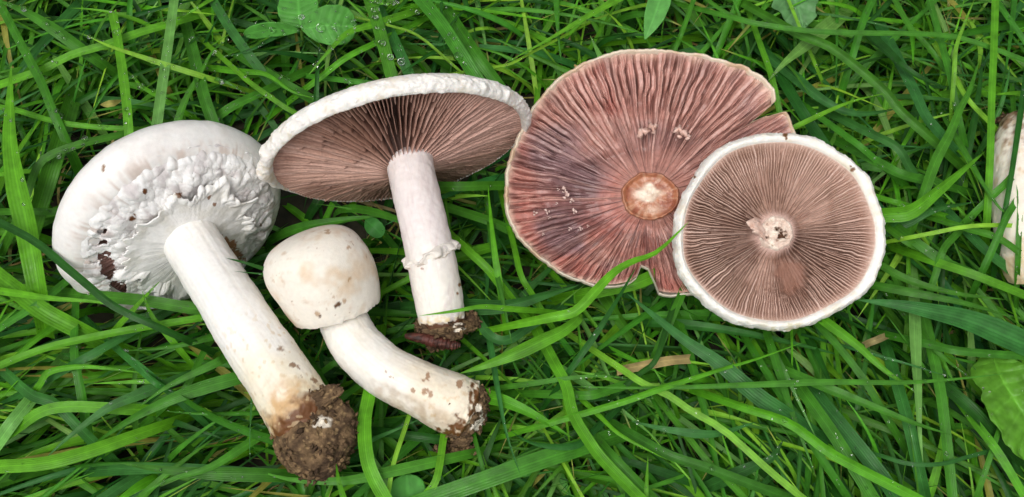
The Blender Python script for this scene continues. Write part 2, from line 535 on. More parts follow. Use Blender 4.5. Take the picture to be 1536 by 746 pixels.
    for (ang, am, wd) in [(1.45, 18, .10), (0.75, 20, .12), (2.3, 14, .09), (3.0, 16, .14), (3.5, 18, .12), (0.2, 14, .1), (4.1, 16, .15), (2.75, 9, .06)]:
        edge = edge + am * np.exp(-((np.mod(c4[..., 0] * 0 + a4 - ang + np.pi, 2 * np.pi) - np.pi) / wd) ** 2)
    r4 = 30 + (edge - 30) * q4
    p4 = stk([c4[..., 0] * r4, c4[..., 1] * r4, 0 * r4], -1)
    h4 = 25 - 5 * q4 + 2.0 * fbm(p4 / 22, 2) * q4 + (4 + 7 * vnoise(c4 * 3.4 + 1)) * sstep(.7, 1, q4) + 1.5 * fbm(p4 / 9, 2) * sstep(.6, 1, q4) - 7 * sstep(.93, 1, q4) * sstep(0, .5, vnoise(c4 * 6 + 5))
    V = M(r4, a4 + 0 * q4, h4)
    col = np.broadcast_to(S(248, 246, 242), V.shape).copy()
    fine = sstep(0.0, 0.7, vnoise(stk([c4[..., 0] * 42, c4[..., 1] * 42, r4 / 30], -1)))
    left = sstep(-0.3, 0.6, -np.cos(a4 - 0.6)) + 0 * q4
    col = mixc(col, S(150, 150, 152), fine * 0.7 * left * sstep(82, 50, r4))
    col = mixc(col, S(228, 224, 212), 0.5 * sstep(-0.2, 0.5, fbm(p4 / 16 + 12, 3)))
    col = mixc(col, S(160, 105, 52), 0.9 * blot(V, [(345, 368, 12), (351, 378, 13), (357, 388, 10), (335, 360, 8)], 3, 7))
    col = mixc(col, S(128, 86, 52), .9 * blot(V, [(197, 327, 6), (202, 321, 4), (269, 293, 5), (312, 296, 4), (216, 286, 4), (390, 337, 3), (266, 290, 4), (320, 305, 3)], 2, 3))
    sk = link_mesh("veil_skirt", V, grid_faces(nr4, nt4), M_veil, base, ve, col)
    so = sk.modifiers.new("thickness", 'SOLIDIFY'); so.thickness = 2.6 * U; so.offset = -1
    # stem
    pth = [P(280, 350, 50), P(294, 374, 58), P(336, 440, 72), P(376, 504, 74), P(414, 560, 70), P(446, 612, 63), P(468, 646, 58)]
    path = catmull(pth, 260)
    tt = np.linspace(0, 1, 260)
    rad = np.interp(tt, [0, .1, .35, .7, .88, 1], [40, 41, 42, 45.5, 48, 41])
    V, th = tube(path, rad, 160, lambda v, a: 1.3 * fbm(v / 24, 3) + 0.3 * vnoise(stk([np.cos(a)[None] * 12, np.sin(a)[None] * 12, tt[:, None] * 5], -1)) + 0.35 * vnoise(v / 5) + 3.0 * fbm(v / 9 + 4, 3) * sstep(0.72, .95, tt)[:, None])
    T = tt[:, None] + 0 * V[..., 0]
    col = mixc(np.broadcast_to(S(246, 243, 238), V.shape), S(240, 228, 200), sstep(0.45, 0.85, T + 0.12 * fbm(V / 35, 3)))
    col = fibres(V, col, tt, th, 2.0, .16)
    st = sstep(0.70, 0.86, T + 0.16 * fbm(V / 26 + 2, 4))
    col = mixc(col, S(200, 150, 82), st * 0.75 * sstep(-0.35, 0.35, fbm(V / 18 + 9, 4)))
    col = mixc(col, S(110, 70, 38), sstep(0.80, 0.9, T + 0.11 * fbm(V / 15 + 5, 4)))
    col = mixc(col, S(214, 190, 150), 0.5 * specks(V, 6, 6, 0.55) * sstep(0.35, 0.6, T))
    col = mixc(col, S(128, 88, 50), .85 * blot(V, [(420, 523, 5), (440, 548, 3.5), (447, 552, 2.5), (453, 565, 3.5), (470, 570, 5)], 1, 4))
    stem = link_mesh("stem", V, grid_faces(260, 160), M_skin, base, t, col)
    # muddy ball
    c0 = P(474, 652, 52)
    a = camdir(0.52, -0.85, 0); b2 = camdir(0.85, 0.52, 0)
    V = lump(c0, stk([b2 * 56, BACK * 50, a * 53]), 0.15, 4.2, 150, 210)
    soil = soil_part(t, base, "soil_ball", V, 1.3, crumbs=420, white=[(485, 634, 15), (474, 640, 5)])
    V = lump(P(483, 696, 40), stk([b2 * 32, BACK * 30, a * 22]), 0.25, 7.1, 70, 100)
    soil_part(soil, base, "soil_crumb", V, 2.3, crumbs=110)
    V = lump(P(470, 606, 92), stk([b2 * 42, BACK * 10, a * 14]), 0.35, 3.3, 70, 100)
    soil_part(soil, base, "soil_crumb", V, 1.8, crumbs=70)
    return t
build_veil_mushroom()

# ================================================================== BUTTON MUSHROOM (in front)
def build_button():
    base = P(560, 560, 0)
    t = thing("mushroom", base, "small button mushroom with closed smooth cream cap and bent stem, muddy at its foot", "mushroom")
    O = P(505, 467, 52); n = camdir_at(O, 0.36, -0.90, -0.22); k = scale_at(O) * 0.93
    e1, e2 = frame(n, camdir_at(O, 0.93, 0.37, 0.0))
    prof = np.array([(34, -12), (46, -8), (56, -5), (64, -1), (69, 3), (73, -3), (77, -16), (82, -40), (85, -64), (84, -88), (77, -110), (60, -127), (33, -136), (1, -138)], float)
    pr = catmull(prof, 150); nt = 240
    th = np.linspace(0, 2 * math.pi, nt, endpoint=False)[None]
    r = pr[:, 0:1] + 0 * th; h = pr[:, 1:2] + 0 * th
    c = stk([np.cos(th) + 0 * r, np.sin(th) + 0 * r, h / 60], -1)
    sh = 1 - 0.06 * np.cos(th) * sstep(-40, -110, h) + 0.035 * np.cos(th * 3 + 0.8) * sstep(-110, -20, h)
    r = r * (sh + 0.02 * fbm(c * 1.6, 3))
    h = h + 2.2 * vnoise(c * 9) * sstep(-12, 0, h) + 5 * np.cos(th - 0.2) * sstep(-60, 0, h)
    V = O + k * (r[..., None] * (np.cos(th)[..., None] * e1 + np.sin(th)[..., None] * e2) + h[..., None] * n)
    V = V + 0.7 * fbm(V / 14, 3)[..., None] * BACK
    col = mixc(np.broadcast_to(S(242, 235, 222), V.shape), S(222, 196, 164), 0.85 * sstep(-0.1, 0.6, fbm(V / 34 + 3, 4)))
    col = mixc(col, S(196, 160, 122), 0.55 * sstep(0.2, 0.6, fbm(V / 11 + 8, 4)) * sstep(-.2, .4, fbm(V / 40 + 2, 2)))
    col = mixc(col, S(150, 108, 72), 0.7 * specks(V, 3, 3.2, 0.80, .12) * sstep(-.2, .4, fbm(V / 30 + 5, 2)))
    col = mixc(col, S(170, 128, 80), .7 * blot(V, [(500, 446, 5), (516, 451, 4), (506, 455, 4), (476, 470, 4), (523, 420, 3), (522, 372, 2), (492, 348, 2)], 4, 4))
    col = mixc(col, S(95, 66, 40), blot(V, [(508, 457, 4), (480, 474, 3), (504, 460, 3)], 1, 1.5))
    link_mesh("cap", V, grid_faces(150, nt, flip=True), M_skin, base, t, col)
    pth = [P(488, 426, 44), P(507, 462, 48), P(533, 515, 56), P(577, 556, 58), P(632, 584, 52), P(675, 604, 42), P(708, 618, 34)]
    path = catmull(pth, 240); tt = np.linspace(0, 1, 240)
    rad = np.interp(tt, [0, .15, .4, .65, .85, .97, 1], [31, 34, 36, 38, 43, 40, 30])
    V, th = tube(path, rad, 150, lambda v, a: 1.3 * fbm(v / 22, 3) + 0.3 * vnoise(stk([np.cos(a)[None] * 11, np.sin(a)[None] * 11, tt[:, None] * 5], -1)) + 0.3 * vnoise(v / 4) + 4.5 * fbm(v / 10 + 4, 3) * sstep(0.84, .97, tt)[:, None])
    T = tt[:, None] + 0 * V[..., 0]
    col = mixc(np.broadcast_to(S(246, 242, 234), V.shape), S(240, 226, 200), 0.8 * sstep(0.3, .9, T + .3 * fbm(V / 30, 3)))
    col = mixc(col, S(212, 176, 120), 0.5 * sstep(0.25, 0.6, fbm(V / 9 + 2, 4)) * sstep(.5, .8, T))
    col = fibres(V, col, tt, th, 5.0, .16)
    x, y = proj(V)
    col = mixc(col, S(150, 102, 58), .8 * blot(V, [(580, 558, 3), (640, 567, 5), (646, 593, 6), (638, 589, 4), (618, 586, 2), (690, 575, 6), (586, 566, 2.5)], 6, 5))
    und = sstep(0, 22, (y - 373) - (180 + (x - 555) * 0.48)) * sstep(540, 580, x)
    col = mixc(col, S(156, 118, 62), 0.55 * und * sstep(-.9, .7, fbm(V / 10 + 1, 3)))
    mud = sstep(0.88, 0.93, T + 0.16 * fbm(V / 13 + 11, 4))
    col = mixc(col, S(112, 74, 40), mud * sstep(-0.35, 0.0, fbm(V / 9 + 3, 3)))
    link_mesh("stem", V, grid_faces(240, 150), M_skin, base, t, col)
    # mud and torn root end
    a = camdir(0.85, -0.5, 0); b2 = camdir(0.5, 0.85, 0)
    V = lump(P(700, 616, 30), stk([b2 * 40, BACK * 34, a * 26]), 0.25, 2.2, 110, 150)
    s1 = soil_part(t, base, "soil_clod", V, 3.3, crumbs=160, white=[(691, 618, 13), (716, 612, 11), (722, 628, 13), (678, 640, 7), (714, 640, 12), (706, 590, 9)])
    for (x, y, z, w, hh, sd) in [(668, 604, 74, 13, 6, 1.7), (690, 640, 34, 20, 15, 2.7), (692, 660, 20, 14, 9, 3.7), (672, 674, 10, 16, 7, 4.7), (700, 676, 8, 10, 6, 5.1), (716, 594, 52, 12, 9, 6.1), (690, 598, 66, 10, 6, 7.2), (702, 628, 54, 13, 8, 8.1)]:
        V = lump(P(x, y, z), stk([RIGHT * w, BACK * hh, UPC * hh]), 0.35, sd, 46, 64)
        soil_part(s1, base, "soil_crumb", V, sd, crumbs=40)
    return t
build_button()

# ================================================================== OPEN MUSHROOM SHOWING BROWN GILLS (upper middle)
def build_open():
    base = P(655, 480, 0)
    t = thing("mushroom", base, "open mushroom tipped on edge showing dark brown gills, white shaggy rim and ringed pinkish stem", "mushroom")
    O = P(600, 230, 88); n = camdir_at(O, 0.186, -0.891, 0.40); k = scale_at(O) * 0.985
    e1, e2 = frame(n, camdir_at(O, 0.979, 0.204, 0.0))
    R = 191.0
    def M(r, th, h):
        return O + k * (r[..., None] * (np.cos(th)[..., None] * e1 + np.sin(th)[..., None] * e2) + h[..., None] * n)
    nt, nr = 1700, 76
    th = np.linspace(0, 2 * math.pi, nt, endpoint=False)[None]; s = np.linspace(0.06, 1.0, nr)[:, None]
    TH, SS = th + 0 * s, s + 0 * th
    g, r1, gi = gill_field(TH, SS, 188, 2.0, warp=0.2, thick=(0.10, 0.25))
    c = stk([np.cos(TH), np.sin(TH), 0 * TH], -1)
    hb = 36 * (1 - sstep(0.0, 1.0, SS) * 0.55 - 0.45 * SS) - 3
    dep = 15 * np.sin(np.pi * np.clip(SS, .05, .97)) ** 0.5 * sstep(.14, .34, SS) * (1 + 1.5 * np.exp(-((TH - 1.8) / .6) ** 2) * sstep(1.0, .6, SS))
    h = hb - dep * (1 - g) + 1.0 * vnoise(stk([gi * 3.7, SS * 9, 0 * SS], -1))
    rw = R * (1 + 0.012 * fbm(c * 2 + 1, 2)) * SS
    V = M(rw, TH, h)
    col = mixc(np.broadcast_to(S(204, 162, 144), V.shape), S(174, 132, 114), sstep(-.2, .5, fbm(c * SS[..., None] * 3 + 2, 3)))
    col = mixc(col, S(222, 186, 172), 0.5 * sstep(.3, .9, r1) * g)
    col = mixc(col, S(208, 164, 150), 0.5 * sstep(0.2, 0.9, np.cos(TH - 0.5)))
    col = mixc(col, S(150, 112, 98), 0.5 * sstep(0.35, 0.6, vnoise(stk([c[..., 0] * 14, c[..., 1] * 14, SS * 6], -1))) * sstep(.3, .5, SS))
    gap_shade = .3 + .65 * np.exp(-((TH - 1.85) / .75) ** 2) * sstep(1.0, .75, SS)
    col = mixc(col, S(62, 40, 34), (1 - sstep(.25, .85, g)) * gap_shade)  # brown gill faces, with the shade of deep gaps put into the colour
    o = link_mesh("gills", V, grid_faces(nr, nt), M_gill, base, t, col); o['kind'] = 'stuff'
    # cap skin with rolled ragged rim
    prof = np.array([(0.985, -9), (1.0, -2), (1.03, 5), (1.06, 3), (1.078, -4), (1.078, -13), (1.05, -22), (0.97, -31), (0.75, -39), (0.45, -45), (0.2, -48), (0.01, -49)], float)
    pr = catmull(prof, 110); nt2 = 700
    th = np.linspace(0, 2 * math.pi, nt2, endpoint=False)[None]
    r = pr[:, 0:1] + 0 * th; h = pr[:, 1:2] + 0 * th; TH = th + 0 * r
    lo = sstep(.15, -.55, np.sin(TH))
    r = np.where(r > .99, .99 + (r - .99) * (1 - .9 * lo), r); h = h - lo * 9 - lo * 14 * sstep(1.0, .8, r) * 0
    c = stk([np.cos(TH), np.sin(TH), 0 * TH], -1)
    ed = sstep(1.0, 1.07, r) * sstep(-45, -12, h)
    cn = c * 26 + stk([0 * r, 0 * r, h / 9.0], -1)
    lobs = 0.012 * fbm(c * 2 + 1, 2) + ed * (0.010 * fbm(c * 9 + stk([0 * r, 0 * r, h / 14], -1), 3) + .010 * np.maximum(0, vnoise(c * 34 + stk([0 * r, 0 * r, h / 4.5], -1))) + 0.014 * np.maximum(0, fbm(cn, 3) - .05) + 0.009 * np.maximum(0, vnoise(cn * 2.1) - .2))
    # two torn points at the right, one lump on the left
    for (ang, wd, am) in [(0.62, 0.022, .045), (0.86, 0.02, .03), (3.05, 0.09, .05), (3.3, 0.05, .05), (2.75, 0.04, 0.03)]:
        lobs = lobs + am * .8 * ed * (np.exp(-((h + 2) / 7) ** 2) if ang < 2 else 1) * np.exp(-((np.mod(TH - ang + np.pi, 2 * np.pi) - np.pi) / wd) ** 2)
    V = M(R * (r + lobs), TH, h)
    V = V + (1.8 * fbm(V / 15 + 3, 4) * sstep(.99, 1.04, r) + 0.6 * vnoise(V / 3.2))[..., None] * n
    col = mixc(np.broadcast_to(S(244, 240, 234), V.shape), S(230, 218, 196), 0.7 * sstep(.1, .6, fbm(V / 14 + 3, 4)))
    col = mixc(col, S(214, 196, 160), 0.6 * sstep(2.6, 3.1, np.abs(np.mod(TH + np.pi, 2 * np.pi) - np.pi)) * sstep(-.2, .4, fbm(V / 10, 3)))
    col = mixc(col, S(196, 160, 148), 0.5 * sstep(1.0, 0.985, r) * sstep(-20, 0, h))
    link_mesh("cap", V, grid_faces(110, nt2, flip=True), M_skin, base, t, col)
    # stem with its ring
    pth = [P(611, 226, 96), P(618, 262, 98), P(629, 310, 96), P(642, 366, 88), P(652, 416, 76), P(660, 462, 62), P(665, 492, 54)]
    path = catmull(pth, 220); tt = np.linspace(0, 1, 220)
    rad = np.interp(tt, [0, .12, .5, .56, .8, .92, 1], [36, 34, 34, 35, 34.5, 32, 26])
    V, th = tube(path, rad, 150, lambda v, a: 0.8 * fbm(v / 18, 3) + .5 * vnoise(v / 7) + 3 * fbm(v / 10, 3) * sstep(.84, .96, tt)[:, None])
    T = tt[:, None] + 0 * V[..., 0]
    col = mixc(np.broadcast_to(S(238, 228, 225), V.shape), S(242, 236, 226), sstep(.4, .75, T))
    col = mixc(col, S(222, 206, 204), 0.6 * sstep(0, .6, fbm(stk([V[..., 0] / 7, V[..., 1] / 50, V[..., 2] / 7], -1), 3)))
    col = fibres(V, col, tt, th, 9.0, .25, (214, 198, 196))
    col = mixc(col, S(226, 196, 130), 0.7 * sstep(.86, .93, T) * sstep(-.3, .4, fbm(V / 11, 3)))
    col = mixc(col, S(140, 96, 60), blot(V, [(632, 403, 3), (686, 440, 4), (690, 428, 3), (601, 349, 2.5)], 2, 2))
    col = mixc(col, S(95, 62, 40), sstep(.94, .97, T + .05 * fbm(V / 8, 3)))
    stem = link_mesh("stem", V, grid_faces(220, 150), M_skin, base, t, col)
    nt3, nr3 = 300, 22
    th3 = np.linspace(0, 2 * math.pi, nt3, endpoint=False)[None]; q = np.linspace(0, 1, nr3)[:, None]
    Cn = catmull(pth, 220)[121]; ax = camdir(0.22, -0.97, -0.02)
    f1, f2 = frame(ax, RIGHT)
    c = stk([np.cos(th3) + 0 * q, np.sin(th3) + 0 * q, 0 * q + q], -1)
    rr = 32 + 10 * np.sin(q * 2.6) * (0.75 + 0.6 * vnoise(c * 3)) + 1.2 * q * vnoise(c * 9) + 5 * np.exp(-((np.mod(th3 + .25 + np.pi, 2 * np.pi) - np.pi) / .16) ** 2) * q
    hh = -10 + 16 * q + 4 * vnoise(c * 2.2 + 3) + 1.6 * vnoise(c * 7) * q
    V = Cn + rr[..., None] * (np.cos(th3)[..., None] * f1 + np.sin(th3)[..., None] * f2) + (hh + 6 * np.cos(th3 - 2.6))[..., None] * ax
    col = mixc(np.broadcast_to(S(240, 232, 222), V.shape), S(206, 176, 148), .6 * sstep(.55, 1, q + 0 * th3) * sstep(-.2, .4, vnoise(c * 8)))
    ri = link_mesh("ring", V, grid_faces(nr3, nt3), M_veil, base, stem, col)
    so = ri.modifiers.new("thickness", 'SOLIDIFY'); so.thickness = 2.5 * U
    V = lump(P(668, 491, 46), stk([RIGHT * 40, BACK * 28, UPC * 15]), .3, 5.5, 90, 130)
    s1 = soil_part(t, base, "soil_clod", V, 4.1, crumbs=170, white=[(686, 487, 7), (690, 495, 6)])
    V = lump(P(704, 484, 40), stk([RIGHT * 14, BACK * 12, UPC * 11]), .3, 6.5, 50, 70)
    soil_part(s1, base, "soil_crumb", V, 4.6, crumbs=40)
    V = lump(P(650, 521, 20), stk([RIGHT * 9, BACK * 8, UPC * 6]), .3, 7.5, 40, 50)
    soil_part(s1, base, "soil_crumb", V, 4.9, crumbs=20)
    return t
build_open()

# ================================================================== LARGE LOOSE CAP WITH REDDISH GILLS
def polar_outline(pts, cx, cy, n):
    pts = np.asarray(pts, float)
    a = np.arctan2(cy - pts[:, 1], pts[:, 0] - cx); r = np.hypot(pts[:, 0] - cx, pts[:, 1] - cy)
    o = np.argsort(a); a, r = a[o], r[o]
    th = np.linspace(-math.pi, math.pi, n, endpoint=False)
    return th, np.interp(th, np.concatenate([a - 2 * math.pi, a, a + 2 * math.pi]), np.tile(r, 3))

def build_red_cap():
    cx, cy = 975.0, 294.0
    pts = [(762, 262), (761, 285), (761, 311), (768, 334), (779, 355), (797, 374), (818, 391), (835, 403), (852, 413), (875, 421), (897, 427), (922, 427), (944, 422), (954, 415),
           (961, 397), (972, 402), (981, 421), (987, 437), (1010, 440), (1035, 438), (1080, 425), (1130, 390), (1170, 340), (1188, 290), (1192, 240), (1191, 199), (1186, 186), (1177, 168),
           (1146, 176.5), (1121, 187), (1149, 174), (1158, 158), (1157, 140), (1143, 122), (1120, 107), (1092, 98), (1060, 90), (1022, 83), (965, 79.5), (930, 82), (897, 91), (866, 105), (839, 123), (820, 143), (802, 165), (786, 195), (771, 230)]
    base = P(cx, cy, -20)
    t = thing("stemless_mushroom", base, "large stemless mushroom cap lying gills up with wet reddish purple gills and a split edge", "mushroom")
    O = P(cx, cy, 46); n = camdir(0.0, 0.10, 0.99); k = scale_at(O)
    nt, nr = 1700, 90
    th, R = polar_outline(pts, cx, cy, nt)
    th, R = th[None], R[None]
    def M(rho, h, TH=None, RR=None):
        TH = th if TH is None else TH; RR = R if RR is None else RR
        r = RR * rho
        return plane_hit(cx + r * np.cos(TH), cy - r * np.sin(TH), O, n) + k * h[..., None] * n
    s = np.linspace(0, 1.0, nr)[:, None] ** 0.9
    r0 = 1.0 / np.sqrt((np.cos(th) / 40.0) ** 2 + (np.sin(th) / 32.0) ** 2) / R
    rho = r0 + (1 - r0) * s
    TH = th + 0 * s; SS = s + 0 * th
    c = stk([np.cos(TH), np.sin(TH), 0 * TH], -1)
    q = stk([np.cos(TH) * SS * 4, np.sin(TH) * SS * 4, 0 * TH], -1)
    g, r1, gi = gill_field(TH, SS, 176, 5.0, warp=0.5, wfreq=2.6, start=(0.0, 0.16, 0.4), thick=(0.24, 0.45), clump=0.6)
    g2, r2_, _ = gill_field(TH, SS, 104, 6.0, warp=0.5, wfreq=2.2, start=(0.05, 0.22, 0.42), thick=(0.27, 0.48))
    smear = sstep(0.05, 0.5, fbm(q * 0.7 + 11, 3) + 0.35 * np.exp(-((TH - 2.9) / .8) ** 2) * sstep(0.15, .5, SS) * sstep(.95, .7, SS))
    # broad pleats in the upper half
    up = sstep(0.5, 1.3, TH) * sstep(2.9, 2.3, TH)
    dep = 7 * sstep(0, 0.12, SS) * (1 - 0.6 * smear) * sstep(1.0, .93, SS)
    h = -3 - 10 * np.sin(np.pi * SS ** 0.8) * 0.6 + 10 * SS ** 2 - dep * (1 - g) - (7 + 9 * up) * (1 - .75 * smear * (1 - .6 * up)) * (1 - g2) * sstep(.05, .35, SS) * sstep(1.0, .88, SS) * (0.35 + 0.65 * sstep(-.3, .3, fbm(q * .8, 2) + up))
    h = h + 4 * fbm(q * 1.3 + 2, 3)
    # crack running in from the notch, flap sunk below
    fl = sstep(0.66, 0.60, TH) * sstep(.2, .45, TH) * sstep(.35, .75, SS)
    h = h - 12 * fl - 10 * np.exp(-((TH - 0.645) / 0.02) ** 2) * sstep(.35, .6, SS)
    h = h - 9 * np.exp(-((TH + 1.69) / 0.05) ** 2) * sstep(.15, .6, SS)
    V = M(rho, h)
    col = np.broadcast_to(S(190, 140, 128), V.shape).copy()
    red = sstep(-.1, .5, fbm(q * .8 + 5, 3) + 0.35 * np.cos(TH + 2.5) + .35 * sstep(.6, 1, SS) - .15)
    col = mixc(col, S(184, 104, 92), red * .6)
    pur = sstep(.0, .5, fbm(q * .75 + 9, 3) * .55 + .5 * np.exp(-((TH - 2.75) / .55) ** 2) * np.exp(-((SS - .5) / .3) ** 2) + .55 * np.exp(-((TH + 2.75) / .35) ** 2) * np.exp(-((SS - .6) / .25) ** 2))
    col = mixc(col, S(140, 112, 116), pur * .85)
    col = mixc(col, S(214, 164, 152), .75 * sstep(.5, 1.4, TH) * sstep(2.6, 1.9, TH) * sstep(.35, .9, SS) * sstep(-.3, .4, fbm(q * 2, 2) + .2 * g))
    col = mixc(col, S(216, 176, 162), .4 * g2 * sstep(.4, .9, r1))
    col = mixc(col, S(78, 46, 44), (1 - sstep(.2, .8, g2)) * .3 * sstep(.1, .35, SS) * (1 - .8 * smear))  # furrow bottoms darker: gill face brown plus shade painted into the colour
    col = mixc(col, S(226, 188, 168), .8 * sstep(.93, 1.0, SS + .03 * vnoise(c * 30)))
    ln = sstep(.25, .6, vnoise(stk([c[..., 0] * 24, c[..., 1] * 24, SS * 3], -1)))
    col = mixc(col, S(112, 76, 72), .6 * ln * (1 - up * .3))
    o = link_mesh("gills", V, grid_faces(nr, nt), M_wetgill, base, t, col); o['kind'] = 'stuff'
    # pale skin rolled under
    prof = np.array([(0.985, -6), (1.0, 0), (1.012, 0), (1.022, -6), (1.018, -13), (0.98, -22), (.8, -38), (.5, -50), (.2, -56), (.01, -57)], float)
    pr = catmull(prof, 60)
    th2, R2 = polar_outline(pts, cx, cy, 760); th2, R2 = th2[None], R2[None]
    rr = pr[:, 0:1] + 0 * th2; hh = pr[:, 1:2] + 0 * th2; TH2 = th2 + 0 * rr
    c = stk([np.cos(TH2), np.sin(TH2), 0 * rr], -1)
    rim = sstep(-30, -8, hh)
    low = sstep(.2, .8, -np.sin(TH2 - .25))
    rr = rr + rim * (0.006 * fbm(c * 14, 3) + .004 * vnoise(c * 40) + 0.032 * low * (0.6 + .6 * vnoise(c * 6)))
    fl2 = sstep(0.66, 0.60, TH2) * sstep(.2, .45, TH2)
    V = M(rr, hh + 9 + rim * (1.6 * vnoise(c * 30) + 2 * fbm(c * 5, 2)) - 12 * fl2, th2, R2)
    col = mixc(np.broadcast_to(S(232, 216, 194), V.shape), S(206, 168, 132), .7 * sstep(-.1, .5, fbm(c * 7 + 2, 3)))
    col = mixc(col, S(240, 230, 214), .7 * low)
    link_mesh("cap", V, grid_faces(60, 760, flip=True), M_skin, base, t, col)
    # glossy stem scar
    nt3, nr3 = 200, 50
    th3 = np.linspace(-math.pi, math.pi, nt3, endpoint=False)[None]; q3 = np.linspace(0, 1, nr3)[:, None]
    ir = 1 + .07 * fbm(stk([np.cos(th3) * 3, np.sin(th3) * 3, 0 * th3 + 2], -1), 3)
    xx = 44 * ir * q3 * np.cos(th3); yy = 36 * ir * q3 * np.sin(th3)
    pp = stk([xx / 14, yy / 14, 0 * xx], -1)
    hh = -3 - 4 * (1 - q3 ** 3) + 5 * np.exp(-((q3 - .93) / .07) ** 2) + 2.6 * fbm(pp, 3) + 5 * np.exp(-(((xx + 2) / 20) ** 2 + ((yy - 6) / 11) ** 2)) * (.7 + .5 * vnoise(pp * 2))
    W = plane_hit(cx + xx, cy - yy, O, n) + k * hh[..., None] * n
    col = mixc(np.broadcast_to(S(186, 122, 88), W.shape), S(160, 92, 66), sstep(-.2, .5, fbm(pp * 1.3, 3)))
    wl_ = np.exp(-(((xx + 1) / 21) ** 2 + ((yy - 4 + 9 * vnoise(pp)) / 12) ** 2) ** 2)
    sf = vnoise(stk([np.cos(th3) * 9, np.sin(th3) * 9, q3 * 2.5], -1))
    col = mixc(col, S(214, 170, 140), .5 * sstep(0, .7, sf))
    col = mixc(col, S(246, 228, 208), np.clip(wl_ * 1.1, 0, 1))
    col = mixc(col, S(224, 196, 172), .6 * np.exp(-(((xx - 6) / 14) ** 2 + ((yy + 20) / 6) ** 2)))
    col = mixc(col, S(120, 72, 54), .7 * sstep(.93, .99, q3 + .04 * vnoise(pp * 3)))
    link_mesh("stem_scar", W, grid_faces(nr3, nt3), M_wet, base, t, col)
    # pale flecks sticking to the gills
    r = np.random.default_rng(3)
    for (x, y, sz) in [(849, 293, 8), (858, 302, 5), (838, 285, 3), (822, 318, 5), (803, 320, 5), (824, 327, 3), (862, 318, 5), (872, 344, 4), (855, 344, 4), (835, 306, 3), (846, 286, 6), (815, 352, 3), (882, 340, 3)]:
        cc = plane_hit(np.array([x - 1. + r.normal() * 1, x + sz * .35, x - sz * .3]), np.array([y - sz * .4, y, y + sz * .5]), O, n) + n * (2 + 3 * r.random())
        v, f = chips(cc, np.array([sz * .55, sz * .45, sz * .4]), int(x))
        link_mesh("fleck", v, f, M_veil, base, t, np.broadcast_to(S(232, 200, 190), v.shape))
    # two crumbs of flesh lying on top
    for (x, y, lab, off) in [(970, 198, "larger pale pink crumb of flesh lying on the reddish gills above the stem scar", [(-8, 3, 7), (-2, 0, 7), (5, -4, 8), (10, -6, 5), (8, 2, 4), (-10, 6, 4)]),
                             (1020, 202, "smaller pale pink crumb of flesh on the reddish gills nearer the round cap", [(-5, -4, 6), (0, -3, 6), (5, 0, 6), (9, 5, 4), (-2, 4, 4)])]:
        b0 = plane_hit(np.array(x + .0), np.array(y + .0), O, n) + n * 4
        cc = stk([plane_hit(np.array(x + a * 1.2), np.array(y + b * 1.2), O, n) + n * 8 for a, b, s_ in off])
        v, f = chips(cc, np.array([s_ for a, b, s_ in off]) * 1.15, int(x))
        cr = link_mesh("flesh_crumb", v, f, M_veil, b0, None, mixc(np.broadcast_to(S(240, 208, 196), v.shape), S(214, 166, 148), .5 + .5 * vnoise(v / 3)))
        tag(cr, lab, "mushroom crumb", "pale crumbs on the reddish gills")
build_red_cap()

